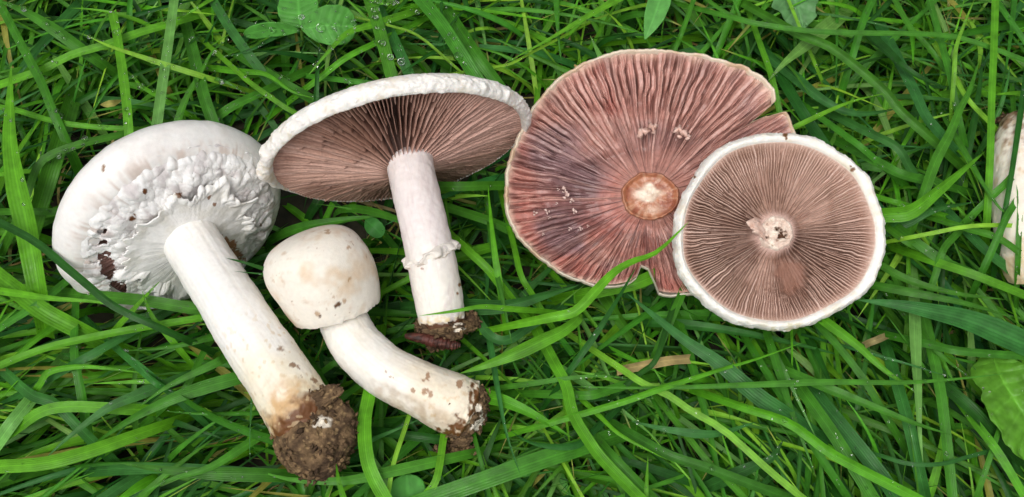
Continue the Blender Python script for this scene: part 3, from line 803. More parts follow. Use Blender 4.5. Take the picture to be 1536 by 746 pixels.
# ================================================================== ROUND CAP WITH WHITE RIM
def build_round_cap():
    cx, cy = 1163.0, 350.0
    base = P(cx, cy, 0)
    t = thing("stemless_mushroom", base, "round stemless mushroom cap lying gills up with a thick white rim, overlapping the reddish cap", "mushroom")
    O = P(cx, cy, 92); n = camdir(0.03, 0.06, 0.99); k = scale_at(O)
    # outline of the gill disc round its own centre (1165, 349)
    def outline(nn):
        a = np.linspace(0, 2 * math.pi, 240, endpoint=False)
        w = 1 + 0.014 * np.cos(3 * a + 1) + .008 * np.cos(5 * a + 2) + .006 * np.cos(9 * a)
        return polar_outline(stk([1165 + 144 * w * np.cos(a), 349 - 134 * w * np.sin(a)], -1), cx, cy, nn)
    nt, nr = 1700, 84
    th, R = outline(nt); th, R = th[None], R[None]
    def M(rho, h, TH, RR):
        r = RR * rho
        return plane_hit(cx + r * np.cos(TH), cy - r * np.sin(TH), O, n) + k * h[..., None] * n
    s = np.linspace(0, 1, nr)[:, None]
    r0 = 24.0 / R; rho = r0 + (1 - r0) * s
    TH, SS = th + 0 * s, s + 0 * th
    c = stk([np.cos(TH), np.sin(TH), 0 * TH], -1); q = c * SS[..., None] * 4
    g, r1, gi = gill_field(TH, SS, 184, 8.0, warp=0.42, wfreq=4.5, start=(0.0, 0.14, 0.36), thick=(0.15, 0.36), clump=0.2)
    X_, Y_ = cx + R * rho * np.cos(TH), cy - R * rho * np.sin(TH)
    dam = 1 - sstep(.4, 1.2, np.hypot((X_ - 1188 - (Y_ - 414) * .12) / 28, (Y_ - 416) / 37) + .28 * vnoise(q * 3))
    tear = np.exp(-(((X_ - 1186) / 42) ** 2 + ((Y_ - 440) / 26) ** 2)) * (1 - dam)
    g = g * (1 - dam) + (.35 + .06 * g) * dam
    dep = 9 * sstep(0, .15, SS) * sstep(.99, .86, SS) * (1 + .6 * sstep(.3, .9, np.cos(TH - math.pi)) + .9 * sstep(.5, .95, np.cos(TH + .65)))
    h = 2 + 8 * SS ** 2 - 9 * np.sin(np.pi * SS) * .7 - dep * (1 - g) + 2.2 * fbm(q * 1.2, 3) - 5 * dam * sstep(.0, .6, dam) + 5 * tear * vnoise(q * 6)
    V = M(rho, h, TH, R)
    col = mixc(np.broadcast_to(S(200, 166, 150), V.shape), S(180, 145, 128), sstep(-.3, .4, fbm(q * .8 + 3, 3)))
    col = mixc(col, S(226, 196, 182), .5 * sstep(.35, .9, r1) * g)
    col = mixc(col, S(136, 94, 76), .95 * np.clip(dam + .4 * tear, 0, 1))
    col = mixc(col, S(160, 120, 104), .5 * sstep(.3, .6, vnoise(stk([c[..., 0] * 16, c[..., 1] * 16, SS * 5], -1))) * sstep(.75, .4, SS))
    col = mixc(col, S(84, 56, 46), (1 - sstep(.25, .85, g)) * (1 - dam) * (.10 + .42 * sstep(.3, .9, np.cos(TH - math.pi)) + .45 * sstep(.5, .95, np.cos(TH + .65))) * sstep(1, .8, SS))  # brown valleys, gap shade painted in most strongly at left and lower right
    col = mixc(col, S(222, 190, 178), .75 * sstep(.15, .03, SS + .04 * vnoise(c * 20)))
    col = mixc(col, S(236, 224, 210), sstep(.985, 1.0, SS))
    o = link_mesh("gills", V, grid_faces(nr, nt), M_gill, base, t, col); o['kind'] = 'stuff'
    prof = np.array([(.965, 2), (.99, 8), (1.02, 13), (1.055, 14), (1.085, 9), (1.105, 0), (1.10, -14), (1.04, -32), (.85, -52), (.55, -66), (.25, -72), (.01, -74)], float)
    pr = catmull(prof, 100); nt2 = 800
    th2, R2 = outline(nt2); th2, R2 = th2[None], R2[None]
    rr = pr[:, 0:1] + 0 * th2; hh = pr[:, 1:2] + 0 * th2; TH2 = th2 + 0 * rr
    c = stk([np.cos(TH2), np.sin(TH2), 0 * rr], -1)
    rim = sstep(1.0, 1.08, rr) * sstep(-30, -5, hh)
    ex = 0.018 * np.cos(TH2 - .3) * sstep(1.0, 1.06, rr)
    cn = c * 20 + stk([0 * rr, 0 * rr, hh / 8.0], -1)
    rr = rr + ex + rim * (.024 * fbm(c * 4.5, 3) + .008 * vnoise(c * 15) + .022 * np.maximum(0, fbm(cn * .8, 3) - .1) + .008 * np.maximum(0, vnoise(cn * 2.2) - .2))
    V = M(rr, hh, TH2, R2)
    V = V + (1.5 * fbm(V / 16, 4) * sstep(1.0, 1.04, rr) + .35 * vnoise(V / 3))[..., None] * n
    col = mixc(np.broadcast_to(S(244, 241, 234), V.shape), S(232, 220, 196), .6 * sstep(0, .6, fbm(V / 13 + 8, 4)))
    col = mixc(col, S(214, 200, 160), .6 * np.exp(-((TH2 - .75) / .25) ** 2) * sstep(1.06, 1.0, rr) )
    col = mixc(col, S(205, 196, 150), blot(V, [(1186, 492, 10), (1196, 490, 8), (1160, 494, 6)], 3, 4) * .6)
    col = mixc(col, S(120, 82, 46), blot(V, [(1178, 203, 5), (1179, 208, 3), (1279, 254, 5), (1276, 250, 3), (1041, 265, 3), (1302, 315, 2.5)], 5, 1.5))
    link_mesh("cap", V, grid_faces(100, nt2, flip=True), M_skin, base, t, col)
    # hollow stump of the stem with a torn flap
    nt3, nr3 = 220, 70
    th3 = np.linspace(0, 2 * math.pi, nt3, endpoint=False)[None]; q3 = np.linspace(0, 1, nr3)[:, None]
    c = stk([np.cos(th3) + 0 * q3, np.sin(th3) + 0 * q3, 0 * q3], -1)
    rr = 29 * (1 - q3) * (1 + .06 * fbm(c * 3, 2))
    xx, yy = rr * np.cos(th3), rr * np.sin(th3)
    pp = stk([xx / 7, yy / 7, 0 * xx], -1)
    hol = sstep(.1, .45, fbm(pp * 1.1 + 6, 3) + .75 * np.exp(-(((xx - 4) / 11) ** 2 + ((yy + 2) / 8) ** 2)) - .22)
    hh = 9 * sstep(0, .25, q3) - 2 + 2.2 * vnoise(pp * 1.4) - 9 * hol * sstep(.2, .45, q3)
    W = plane_hit(cx + xx, cy - yy, O, n) + k * hh[..., None] * n
    col = mixc(np.broadcast_to(S(226, 202, 186), W.shape), S(244, 230, 214), sstep(-.2, .4, fbm(pp + 3, 3)))
    col = mixc(col, S(88, 60, 44), hol * sstep(.2, .5, q3) * sstep(0.1, .5, vnoise(pp * 2.2) + .35))
    st = link_mesh("stem_stump", W, grid_faces(nr3, nt3), M_veil, base, t, col)
    uu = np.linspace(-1, 1, 30)[:, None]; vv = np.linspace(0, 1, 30)[None]
    fx = 1143 - 22 * vv + uu * (14 - 8 * vv) * .6; fy = 346 - 12 * vv + uu * (19 - 11 * vv) + 9 * vv * vv
    fx = fx + 3 * vnoise(stk([uu * 2 + 0 * vv, vv * 2 + 0 * uu, 0 * uu * vv], -1))
    W = plane_hit(fx, fy, O, n) + k * (9 + 14 * vv * (1 - .6 * vv) * 2 - 4 * uu ** 2 + 2.0 * vnoise(stk([uu * 4 + 0 * vv, vv * 4 + 0 * uu, 0 * uu * vv + 3], -1)))[..., None] * n
    ff = link_mesh("torn_flap", W, grid_faces(30, 30, False), M_veil, base, st, mixc(np.broadcast_to(S(232, 206, 192), W.shape), S(206, 168, 150), .5 + .5 * vnoise(W / 6)))
    so = ff.modifiers.new("thickness", 'SOLIDIFY'); so.thickness = 3 * U
build_round_cap()

# ================================================================== STEM AT THE RIGHT EDGE
def build_edge_stem():
    base = P(1540, 300, 0)
    t = thing("mushroom", base, "soiled white mushroom stem half hidden behind grass blades at the far right edge", "mushroom")
    pth = [P(1532, 176, 15), P(1534, 215, 32), P(1537, 270, 40), P(1543, 330, 40), P(1550, 370, 30), P(1556, 398, 20), P(1562, 420, 10)]
    path = catmull(pth, 180); tt = np.linspace(0, 1, 180)
    rad = np.interp(tt, [0, .02, .06, .2, .5, .8, .93, .98, 1], [1, 18, 33, 44, 50, 49, 44, 28, 1])
    V, _ = tube(path, rad, 140, lambda v, a: 2 * fbm(v / 16, 3) + .4 * vnoise(v / 4))
    T = tt[:, None] + 0 * V[..., 0]
    col = mixc(np.broadcast_to(S(250, 240, 224), V.shape), S(236, 212, 170), sstep(.5, .9, T + .2 * fbm(V / 20, 3)))
    col = mixc(col, S(214, 180, 134), .6 * sstep(.1, .55, fbm(V / np.array([12, 18, 12]) + 2, 4)))
    col = mixc(col, S(130, 88, 52), .9 * sstep(.26, .05, T + .18 * fbm(V / 10 + 4, 4)))
    col = mixc(col, S(70, 46, 30), .9 * sstep(.25, .5, fbm(V / 8 + 7, 3)) * sstep(.3, .1, T))
    link_mesh("stem", V, grid_faces(180, 140), M_skin, base, t, col)
    V = lump(P(1530, 180, 2), stk([RIGHT * 34, BACK * 30, UPC * 10]), .25, 9.5, 60, 90)
    soil_part(t, base, "soil_clod", V, 5.1, crumbs=70)
build_edge_stem()

# ================================================================== REDDISH SLIVER UNDER THE STEM FOOT
def build_sliver():
    path = catmull([P(608, 504, 50), P(630, 507, 54), P(655, 513, 52), P(676, 517, 50), P(690, 518, 46)], 120)
    tt = np.linspace(0, 1, 120)
    rad = 8.5 * np.sin(np.pi * np.clip(tt * .9 + .05, 0, 1)) ** .55
    V, _ = tube(path, rad, 40, lambda v, a: .9 * np.sin(tt * 90)[:, None] * sstep(.1, .5, tt)[:, None] + .6 * vnoise(v / 4))
    col = mixc(np.broadcast_to(S(92, 50, 42), V.shape), S(54, 32, 26), sstep(-.3, .4, fbm(V / 8, 3)))
    col = mixc(col, S(128, 80, 66), .5 * sstep(.2, .6, vnoise(V / np.array([14, 2.5, 2.5]))))
    o = link_mesh("bark_sliver", V, grid_faces(120, 40), M_scrap, P(650, 512, 50), None, col)
    tag(o, "dark reddish brown ribbed sliver lying below the muddy foot of the pinkish stem", "bark sliver")
build_sliver()

#BLADES
# ------------------------------------------------------------------ grass blades
def ribbons(paths, width, side0, roll, fold, nu=5):
    """paths (B,S,3), width (B,S), side0 (B,3), roll (B,S), fold (B,) -> verts (B,S,nu,3), blade coords"""
    B, Sn, _ = paths.shape
    T = np.gradient(paths, axis=1)
    T /= np.linalg.norm(T, axis=2, keepdims=True) + 1e-9
    s = np.broadcast_to(side0[:, None], paths.shape)
    s = s - T * (s * T).sum(2, keepdims=True)
    s = s / (np.linalg.norm(s, axis=2, keepdims=True) + 1e-9)
    nrm = np.cross(s, T)
    flipm = np.where(nrm[:, Sn // 2, 2] < 0, -1.0, 1.0)[:, None, None]
    nrm = nrm * flipm
    c, sn = np.cos(roll)[..., None], np.sin(roll)[..., None]
    s2 = s * c + nrm * sn
    n2 = nrm * c - s * sn
    u = np.linspace(-1, 1, nu)
    V = paths[:, :, None] + (width[..., None] * 0.5)[..., None] * (u[None, None, :, None] * s2[:, :, None]
        + (fold[:, None, None] * np.abs(u[None, None]) ** 1.2)[..., None] * n2[:, :, None])
    bl = np.zeros((B, Sn, nu, 3))
    bl[..., 0] = u[None, None]
    bl[..., 1] = np.linspace(0, 1, Sn)[None, :, None]
    bl[..., 2] = rng.random((B, 1, 1))
    return V, bl

def ribbon_faces(B, Sn, nu):
    b = np.arange(B)[:, None, None] * Sn * nu
    i = np.arange(Sn - 1)[None, :, None] * nu
    j = np.arange(nu - 1)[None, None]
    a = b + i + j
    return stk([a, a + 1, a + nu + 1, a + nu], -1).reshape(-1, 4)

TONES = {'b': (94, 164, 34), 'm': (70, 134, 36), 'd': (42, 96, 30), 'g': (60, 120, 52), 'p': (112, 166, 78),
         'y': (132, 190, 54), 's': (168, 168, 92), 't': (188, 166, 112)}

def tone(ch, jit=0.08):
    c = S(*TONES[ch]) * 0.9
    return c * (1 + jit * rng.normal()) * np.array([1 + jit * rng.normal() * .8, 1, 1 + jit * rng.normal() * .8])

def traced(pts, w, z=20.0, end='t', roll=None, fold=None, z2=None, arch=14.0, Sn=26):
    """blade through places seen in the photograph; end: which ends are pointed (t last, s first, b both, n none)"""
    pts = list(pts)
    m = len(pts)
    z2 = z if z2 is None else z2
    zs = [z + (z2 - z) * i / (m - 1) + arch * math.sin(math.pi * i / (m - 1)) for i in range(m)]
    Q = [P(x, y, zz) for (x, y), zz in zip(pts, zs)]
    def dive(a, b, za):
        d = np.array([a[0] - b[0], a[1] - b[1]], float); d /= np.hypot(*d) + 1e-6
        return [P(a[0] + d[0] * 48, a[1] + d[1] * 48, za - 26), P(a[0] + d[0] * 105, a[1] + d[1] * 105, za - 95)]
    if end in 'tn':
        Q = dive(pts[0], pts[1], zs[0])[::-1] + Q
    if end in 'snq':
        Q = Q + dive(pts[-1], pts[-2], zs[-1])
    path = catmull(np.array(Q), Sn)
    L = np.concatenate([[0], np.cumsum(np.linalg.norm(np.diff(path, axis=0), axis=1))])
    s = L / L[-1]
    wp = np.ones(Sn)
    if end in 'tb':
        wp = wp * np.clip((1 - s) / 0.48, 0, 1) ** 0.78
    if end in 'sbS':
        wp = wp * np.clip(s / 0.48, 0, 1) ** 0.78
    if end == 't': wp = wp * (0.72 + 0.28 * sstep(0, .45, s))
    if end in 'sS': wp = wp * (0.72 + 0.28 * sstep(1, .55, s))
    wp = wp * (1 + .05 * vnoise(stk([s * 5, s * 0 + w * 7 + pts[0][0], s * 0], -1)))
    ta = path[-1] - path[0]
    side0 = np.cross(ta, BACK); side0 /= np.linalg.norm(side0) + 1e-9
    r = rng.normal() * 0.22 if roll is None else roll
    tw = r + rng.normal() * 0.5 * (s - .5)
    f = rng.uniform(0.08, 0.5) if fold is None else fold
    V, bl = ribbons(path[None], (w * wp / max(.7, math.cos(r)))[None], side0[None], tw[None], np.array([f]))
    return V, bl, path

def blade_cols(col, Sn, nu, tip=None):
    s = np.linspace(0, 1, Sn)[:, None] * np.ones(nu)[None]
    c = np.broadcast_to(col, (Sn, nu, 3))
    if tip is not None:
        c = mixc(c, tip, sstep(.86, 1.0, s) * .7)
    return c

# blades that stand out one by one: (places, width, tone, height, ends, label[, far height])
HERO = [
 ([(264,-14),(254,60),(245,120),(235,192)],17,'p',30,'n',"tall straight pale blade rising behind the top of the white veiled cap"),
 ([(169,18),(176,51),(184,102),(190,150),(194,200)],16,'b',26,'q',"blade with a cut square top standing above the left white cap"),
 ([(17,97),(16,150),(17,216),(27,280),(40,334),(52,402)],36,'b',62,'s',"very broad bright blade standing upright at the far left edge"),
 ([(20,42),(40,80),(62,121),(78,161),(88,184)],17,'m',24,'n',"leaning blade between the broad left edge blade and the square topped one"),
 ([(-8,-2),(40,19),(80,43),(108,63)],21,'m',24,'s',"wide blade slanting down from the top left corner"),
 ([(122,50),(166,70),(214,86),(241,95),(292,111)],10,'y',36,'s',"narrow yellowish blade crossing the tall straight pale blade"),
 ([(297,108),(308,150),(326,200)],19,'m',22,'n',"bent blade folded at its top just behind the left cap's highest point"),
 ([(343,58),(319,78),(303,107),(279,150),(264,192)],13,'m',16,'s',"dewy blade slanting behind the bent folded one above the left cap"),
 ([(320,2),(343,40),(370,78),(388,102)],16,'g',14,'n',"bluish dewy blade slanting down left of the clover"),
 ([(561,37),(521,50),(488,83),(461,115)],14,'b',34,'t',"bright curved blade arching down from under the clover leaves"),
 ([(552,-8),(566,35),(577,75),(590,126)],21,'m',24,'n',"broad dewy blade running down to the shaggy rim of the open mushroom"),
 ([(628,-4),(657,30),(684,70),(712,114)],24,'m',22,'n',"wide dewy blade meeting the shaggy rim at its highest part"),
 ([(752,98),(822,60),(877,27),(932,-3)],12,'b',26,'s',"bright blade slanting up to the top edge left of the reddish cap"),
 ([(835,-10),(837,41),(842,92)],16,'m',16,'t',"short upright blade crossed by the bright slanting one above the reddish cap"),
 ([(1104,28),(1136,36),(1216,47),(1302,50),(1377,51),(1444,58),(1540,92)],8.5,'m',56,'n',"long narrow blade running level across the upper right grass"),
 ([(1180,42),(1198,52),(1243,70),(1283,99),(1329,139),(1350,166),(1390,202)],14,'m',38,'n',"long arched blade slanting down through the upper right grass"),
 ([(1192,191),(1249,164),(1286,150),(1329,140)],8,'b',48,'t',"thin bright blade reaching from behind the round cap to the arched blade"),
 ([(1493,-10),(1490,80),(1487,147),(1485,227),(1482,290)],12,'b',66,'n',"tall upright blade standing beside the mushroom stem at the right edge"),
 ([(1463,-4),(1447,35),(1434,72),(1431,110)],8,'y',52,'s',"short yellow green blade curving down at the upper right"),
 ([(1469,89),(1455,134),(1439,166),(1425,200),(1404,240),(1385,292)],17,'m',50,'s',"broad upright blade with its tip up left of the tall right one"),
 ([(1326,322),(1364,318),(1404,288),(1439,259),(1478,227)],24,'b',60,'t',"broad bright blade rising toward the mushroom stem at the right edge"),
 ([(1393,351),(1444,341),(1484,338),(1540,339)],6.5,'y',60,'n',"thin yellow stalk lying level across the right edge mushroom stem"),
 ([(1529,180),(1517,259),(1506,320)],9,'d',68,'n',"dark narrow blade hanging in front of the right edge mushroom stem"),
 ([(1285,450),(1337,456),(1391,466),(1458,483),(1545,520)],38,'g',50,'s',"widest blade of all lying right of the round cap's lower edge"),
 ([(855,580),(977,582),(1136,577),(1243,573),(1350,574),(1431,569),(1512,560)],10.5,'m',58,'b',"very long thin blade lying level across the lower right grass"),
 ([(1371,480),(1373,534),(1377,598),(1379,645),(1385,698)],19,'p',34,'t',"upright pale blade with its tip down crossing below the long level blade"),
 ([(1243,486),(1286,518),(1324,553),(1358,577),(1374,590)],15,'b',40,'t',"bright blade slanting down from the bottom of the round cap"),
 ([(827,634),(883,618),(937,602),(985,585),(1031,570),(1085,553),(1136,538),(1209,512)],10,'b',54,'t',"long thin blade rising to the right and ending below the round cap"),
 ([(1120,612),(1184,634),(1243,677),(1297,707),(1376,748)],14,'b',56,'n',"bright stiff blade slanting down to the bottom edge right of center"),
 ([(1216,572),(1249,586),(1324,616),(1377,637),(1428,653)],14,'m',44,'t',"curved blade hooking to a point near the lower right leaf"),
 ([(940,440),(988,479),(1028,511),(1080,546),(1136,594),(1178,622)],25,'g',46,'s',"broad stiff bluish blade slanting down from below the reddish cap"),
 ([(833,548),(849,578),(859,621),(881,659),(902,688),(940,728),(962,750)],16,'b',48,'n',"bright folded strap blade running to the bottom edge below the reddish cap"),
 ([(763,644),(790,661),(824,669),(865,667),(888,646)],16,'g',42,'s',"sickle shaped bluish blade curving under the folded strap"),
 ([(734,596),(763,605),(803,624),(860,658)],22,'b',44,'t',"short broad bright blade right of the bent stem's muddy foot"),
 ([(937,557),(964,575),(1004,594),(1036,616),(1085,645),(1136,690),(1168,718),(1205,748)],10,'y',50,'n',"long yellow green stalk slanting down to the bottom edge"),
 ([(688,561),(734,546),(774,530),(814,511),(846,495),(866,478),(868,468)],21,'b',60,'S',"broad bright strap blade pointing at the bent stem's foot"),
 ([(822,477),(857,470),(876,456),(894,436),(921,409),(948,393),(986,378),(1034,332)],14,'b',112,'t',"curved bright blade lying over the reddish cap, tip on the round cap",),
 ([(956,398),(937,431),(916,466),(894,501),(866,540)],10,'d',60,'s',"dark narrow blade crossing the curved bright one below the reddish cap"),
 ([(706,460),(760,459),(814,444),(868,428)],25,'g',30,'t',"wide bluish blade lying level below the reddish cap's left part"),
 ([(628,474),(680,467),(722,460),(762,463)],9,'b',96,'s',"thin blade crossing the foot of the pinkish stem"),
 ([(732,278),(737,335),(743,385),(749,425)],10,'b',44,'s',"slender upright blade between the pinkish stem and the reddish cap"),
 ([(-6,551),(67,523),(134,507),(201,494),(236,488),(304,477)],11,'b',50,'n',"long round stalk sloping across the grass left of the thick stem"),
 ([(-6,331),(54,363),(99,400),(134,429),(161,452),(190,469),(228,486)],12,'d',100,'n',"dark blade crossing the lower left edge of the torn veil"),
 ([(213,436),(222,462),(232,480),(243,493)],10,'b',66,'s',"short bright blade standing below the torn veil"),
 ([(67,689),(107,653),(161,613),(204,594),(240,580)],16,'g',44,'s',"grey green blade curving up from the lower left corner"),
 ([(129,675),(188,634),(255,600),(308,581),(362,566)],20,'m',38,'s',"broad blade sloping up to the thick stem's lower half"),
 ([(180,695),(241,704),(308,710),(392,712)],21,'m',40,'s',"broad blade lying level at the bottom left with its tip left"),
 ([(209,743),(255,720),(316,701),(372,666)],13,'m',48,'s',"blade crossing the broad level one at the bottom left"),
 ([(555,590),(547,634),(550,685),(561,718),(580,752)],21,'b',46,'n',"broad upright blade between the muddy ball and the bent stem"),
 ([(388,706),(420,716),(454,721),(521,721),(588,707),(664,690)],18,'m',34,'s',"curved blade sagging under the muddy ball"),
 ([(504,694),(508,720),(516,748)],14,'b',62,'s',"short upright blade tip in front of the muddy ball's lower end"),
 ([(338,387),(366,394),(398,404)],8,'d',112,'s',"small dark blade tip lying against the top of the thick stem"),
 ([(640,750),(722,722),(800,694),(874,670)],25,'m',36,'n',"wide blade rising from the bottom edge right of the bent stem"),
]
# more blades seen in the photograph; they belong to the mass of grass
MORE = [
 ([(27,118),(64,105),(107,83),(161,67),(204,51),(254,36)],15,'b',6,'n'), ([(174,95),(198,113),(212,129),(235,143)],10,'b',18,'s'),
 ([(-5,160),(27,166),(80,182),(134,190),(200,194)],10,'b',8,'n'), ([(335,86),(375,75),(402,61)],9,'g',20,'s'), ([(319,182),(348,161),(396,138)],16,'m',8,'n'),
 ([(306,115),(338,123),(368,140)],13,'m',14,'t'), ([(266,30),(295,13),(320,-2)],14,'b',16,'s'), ([(357,107),(400,112),(440,138),(482,150)],12,'b',16,'t'),
 ([(357,108),(375,124),(420,156),(452,175)],9,'b',22,'n'), ([(591,60),(604,88),(616,116)],20,'g',10,'n'), ([(698,56),(716,83),(741,117)],22,'m',12,'n'),
 ([(480,62),(476,107),(474,152)],10,'d',24,'s'), ([(398,108),(427,126),(464,147)],17,'m',10,'n'), ([(524,24),(588,40),(630,56),(686,104)],5.5,'y',16,'n'),
 ([(736,101),(765,96),(792,82)],5,'y',20,'n'), ([(484,114),(521,86),(568,63)],11,'b',14,'n'), ([(527,122),(580,128)],10,'m',12,'n'),
 ([(1040,2),(1024,46),(1015,68)],9,'m',16,'n'), ([(885,53),(904,92)],18,'p',4,'s'), ([(1056,-4),(1095,22),(1162,42)],7,'m',30,'n'),
 ([(1152,122),(1176,96),(1200,76)],30,'p',26,'s'), ([(1340,88),(1350,97),(1377,115),(1418,131)],20,'d',24,'t'),
 ([(1353,102),(1372,139),(1388,174),(1409,200)],22,'g',12,'n'), ([(1392,-6),(1407,48),(1423,107),(1435,163)],13,'m',26,'n'),
 ([(1340,-4),(1364,40),(1393,72),(1422,110)],11,'m',14,'n'), ([(1430,113),(1452,150),(1484,184)],9,'y',16,'n'), ([(1188,113),(1238,153),(1286,171),(1349,163)],20,'g',6,'t'),
 ([(1310,-4),(1294,32),(1280,78)],14,'m',10,'n'), ([(1141,70),(1157,115),(1169,168)],11,'b',10,'n'), ([(1180,-6),(1200,42)],7,'y',24,'n'), ([(1496,4),(1538,64)],10,'m',20,'n'),
 ([(1177,126),(1198,161),(1224,200)],22,'d',4,'n'), ([(1362,332),(1404,313),(1468,302)],18,'g',34,'t'), ([(1453,344),(1498,358),(1540,388)],11,'m',52,'n'),
 ([(1314,243),(1350,262),(1387,272)],16,'m',26,'n'), ([(1260,198),(1289,219),(1312,239)],12,'m',28,'n'), ([(1314,296),(1345,305),(1371,312)],10,'b',36,'n'),
 ([(1349,344),(1377,366),(1417,393),(1452,408)],16,'m',30,'n'), ([(1406,402),(1415,374),(1437,349)],12,'m',36,'n'), ([(1459,249),(1479,283),(1506,318),(1538,322)],10,'m',62,'t'),
 ([(1540,232),(1517,267),(1484,299)],12,'m',60,'n'), ([(1540,278),(1511,323),(1490,371)],12,'m',64,'n'), ([(1300,198),(1345,221),(1364,251)],14,'g',22,'n'),
 ([(1450,348),(1479,377),(1508,400)],17,'g',26,'n'), ([(1327,338),(1358,361),(1392,378)],12,'m',26,'n'), ([(1415,578),(1407,572),(1393,507),(1384,470)],16,'m',16,'n'),
 ([(1394,510),(1408,574),(1417,640),(1428,746)],18,'m',24,'n'), ([(1303,530),(1364,547),(1419,564)],6,'g',46,'t'), ([(1375,492),(1407,529),(1452,565)],14,'m',26,'t'),
 ([(1402,518),(1444,527),(1540,534)],13,'m',46,'n'), ([(1343,434),(1404,446),(1458,458),(1519,477)],14,'m',40,'t'), ([(1320,398),(1364,421),(1431,440),(1511,450)],13,'m',44,'t'),
 ([(1418,398),(1471,416),(1540,444)],14,'b',46,'n'), ([(1226,486),(1265,529),(1297,572),(1320,610)],12,'m',26,'n'), ([(1166,550),(1187,616),(1206,667),(1223,712)],13,'m',36,'t'),
 ([(1188,582),(1208,624),(1228,665)],8,'p',38,'t'), ([(1212,598),(1251,653),(1278,696),(1310,748)],20,'m',26,'n'), ([(1241,614),(1286,669),(1324,718),(1345,750)],24,'g',22,'n'),
 ([(1322,684),(1364,696),(1412,696),(1457,684)],7,'g',30,'n'), ([(1348,584),(1364,640),(1376,693)],18,'g',14,'n'), ([(1415,580),(1452,610),(1495,655)],20,'d',18,'n'),
 ([(1461,632),(1498,680),(1535,742)],13,'b',24,'n'), ([(1130,700),(1157,688),(1175,660)],20,'g',20,'t'), ([(900,624),(929,651),(972,675),(1005,692)],9,'b',42,'t'),
 ([(962,660),(1004,683),(1058,701),(1140,732)],15,'m',36,'n'), ([(946,632),(1004,645),(1071,651),(1135,633)],14,'g',26,'b'), ([(800,575),(857,567),(905,564),(952,570)],9,'m',44,'t'),
 ([(852,592),(886,593),(914,585)],14,'m',28,'n'), ([(741,552),(747,589),(760,653),(781,714)],10,'g',52,'t'), ([(900,665),(929,696),(974,742)],16,'m',32,'n'),
 ([(842,690),(859,720),(874,746)],5,'y',30,'n'), ([(972,683),(969,742)],11,'b',40,'s'), ([(741,376),(747,420),(758,468),(769,521)],12,'m',36,'t'),
 ([(772,374),(782,415),(799,443)],10,'b',30,'n'), ([(684,360),(706,380),(730,402),(746,422)],14,'b',34,'n'), ([(713,472),(734,503),(760,511),(793,490)],14,'g',26,'n'),
 ([(999,493),(983,541),(960,560)],9,'d',30,'n'), ([(1021,445),(1002,489)],14,'m',14,'n'), ([(1000,405),(955,425),(913,434)],22,'b',-2,'n'), ([(652,280),(687,280),(731,279)],17,'m',4,'n'),
 ([(685,315),(734,331),(773,349)],16,'m',2,'n'), ([(-6,412),(27,437),(67,467),(110,490)],30,'b',30,'n'), ([(25,440),(80,448),(150,454),(190,468)],12,'b',76,'t'),
 ([(240,422),(230,432),(219,444)],10,'b',70,'s'), ([(156,446),(214,451),(294,464)],20,'m',38,'n'), ([(186,526),(233,523),(282,515),(324,504)],11,'m',42,'s'),
 ([(-5,700),(67,695),(134,677),(211,650)],22,'b',30,'n'), ([(27,642),(62,618),(107,610),(190,614)],18,'b',26,'n'), ([(202,544),(231,570),(252,584)],13,'g',40,'n'),
 ([(186,527),(220,556),(250,583)],14,'g',40,'s'), ([(207,611),(255,578),(322,546),(338,536)],15,'m',48,'s'), ([(11,560),(48,592),(83,605),(117,639)],18,'g',22,'n'),
 ([(277,598),(322,626),(375,648),(402,657)],14,'m',46,'n'), ([(247,617),(308,620),(377,618)],9,'m',42,'s'), ([(378,595),(375,653),(375,695)],6,'g',50,'t'),
 ([(115,470),(113,529),(123,590)],16,'m',22,'n'), ([(95,556),(134,534),(184,506)],13,'g',36,'n'), ([(60,578),(75,558),(121,550),(172,554),(224,561)],11,'b',34,'t'),
 ([(132,576),(224,572)],9,'b',38,'s'), ([(-4,666),(19,634),(48,598)],22,'p',20,'n'), ([(605,650),(590,696),(581,748)],7,'y',26,'n'), ([(666,652),(655,718),(634,748)],12,'b',30,'n'),
 ([(583,649),(633,628)],9,'g',14,'t'), ([(604,652),(657,659)],15,'d',4,'n'), ([(489,575),(505,600),(522,590),(544,574)],10,'m',4,'n'), ([(713,660),(725,706)],7,'m',20,'n'),
 ([(350,407),(390,411)],5,'d',106,'s'), ([(41,293),(62,243),(113,219),(163,207)],14,'m',26,'n'), ([(53,318),(85,318)],12,'m',22,'n'), ([(64,290),(78,245),(90,206)],24,'m',10,'n'),
 ([(757,352),(800,370),(830,390)],12,'d',-20,'n'), ([(560,0),(575,6),(598,4)],13,'b',40,'t'), ([(1525,230),(1530,300),(1528,360)],8,'m',66,'n'),
 ([(480,560),(510,540),(540,530)],10,'m',-10,'n'), ([(300,540),(280,580),(262,596)],11,'m',20,'n'), ([(20,480),(60,455),(90,430)],12,'m',30,'n'),
 ([(1090,720),(1060,690),(1020,640)],10,'m',20,'n'), ([(1480,700),(1500,640),(1512,600)],9,'m',20,'n'), ([(1240,700),(1200,640),(1150,560)],12,'m',14,'n'),
]

def single_blade(name, pts, w, t, z, end, label, mat=M_grass, cat="grass blade", group="grass blades that stand out from the lawn", tip=None, **kw):
    V, bl, path = traced(pts, w, z, end, **kw)
    V = V[0]
    c = blade_cols(tone(t), V.shape[0], V.shape[1], tip)
    base = path[np.argmin(path[:, 2])]
    o = link_mesh(name, V, ribbon_faces(1, V.shape[0], V.shape[1]), mat, base, None, c, bl)
    tag(o, label, cat, group)
    return o, V

surf = []          # leaf surface places that dew can sit on
for (pts, w, t, z, end, lab) in HERO:
    o, V = single_blade("grass_blade", pts, w * .93, t, z, end, lab)
    surf.append(V)

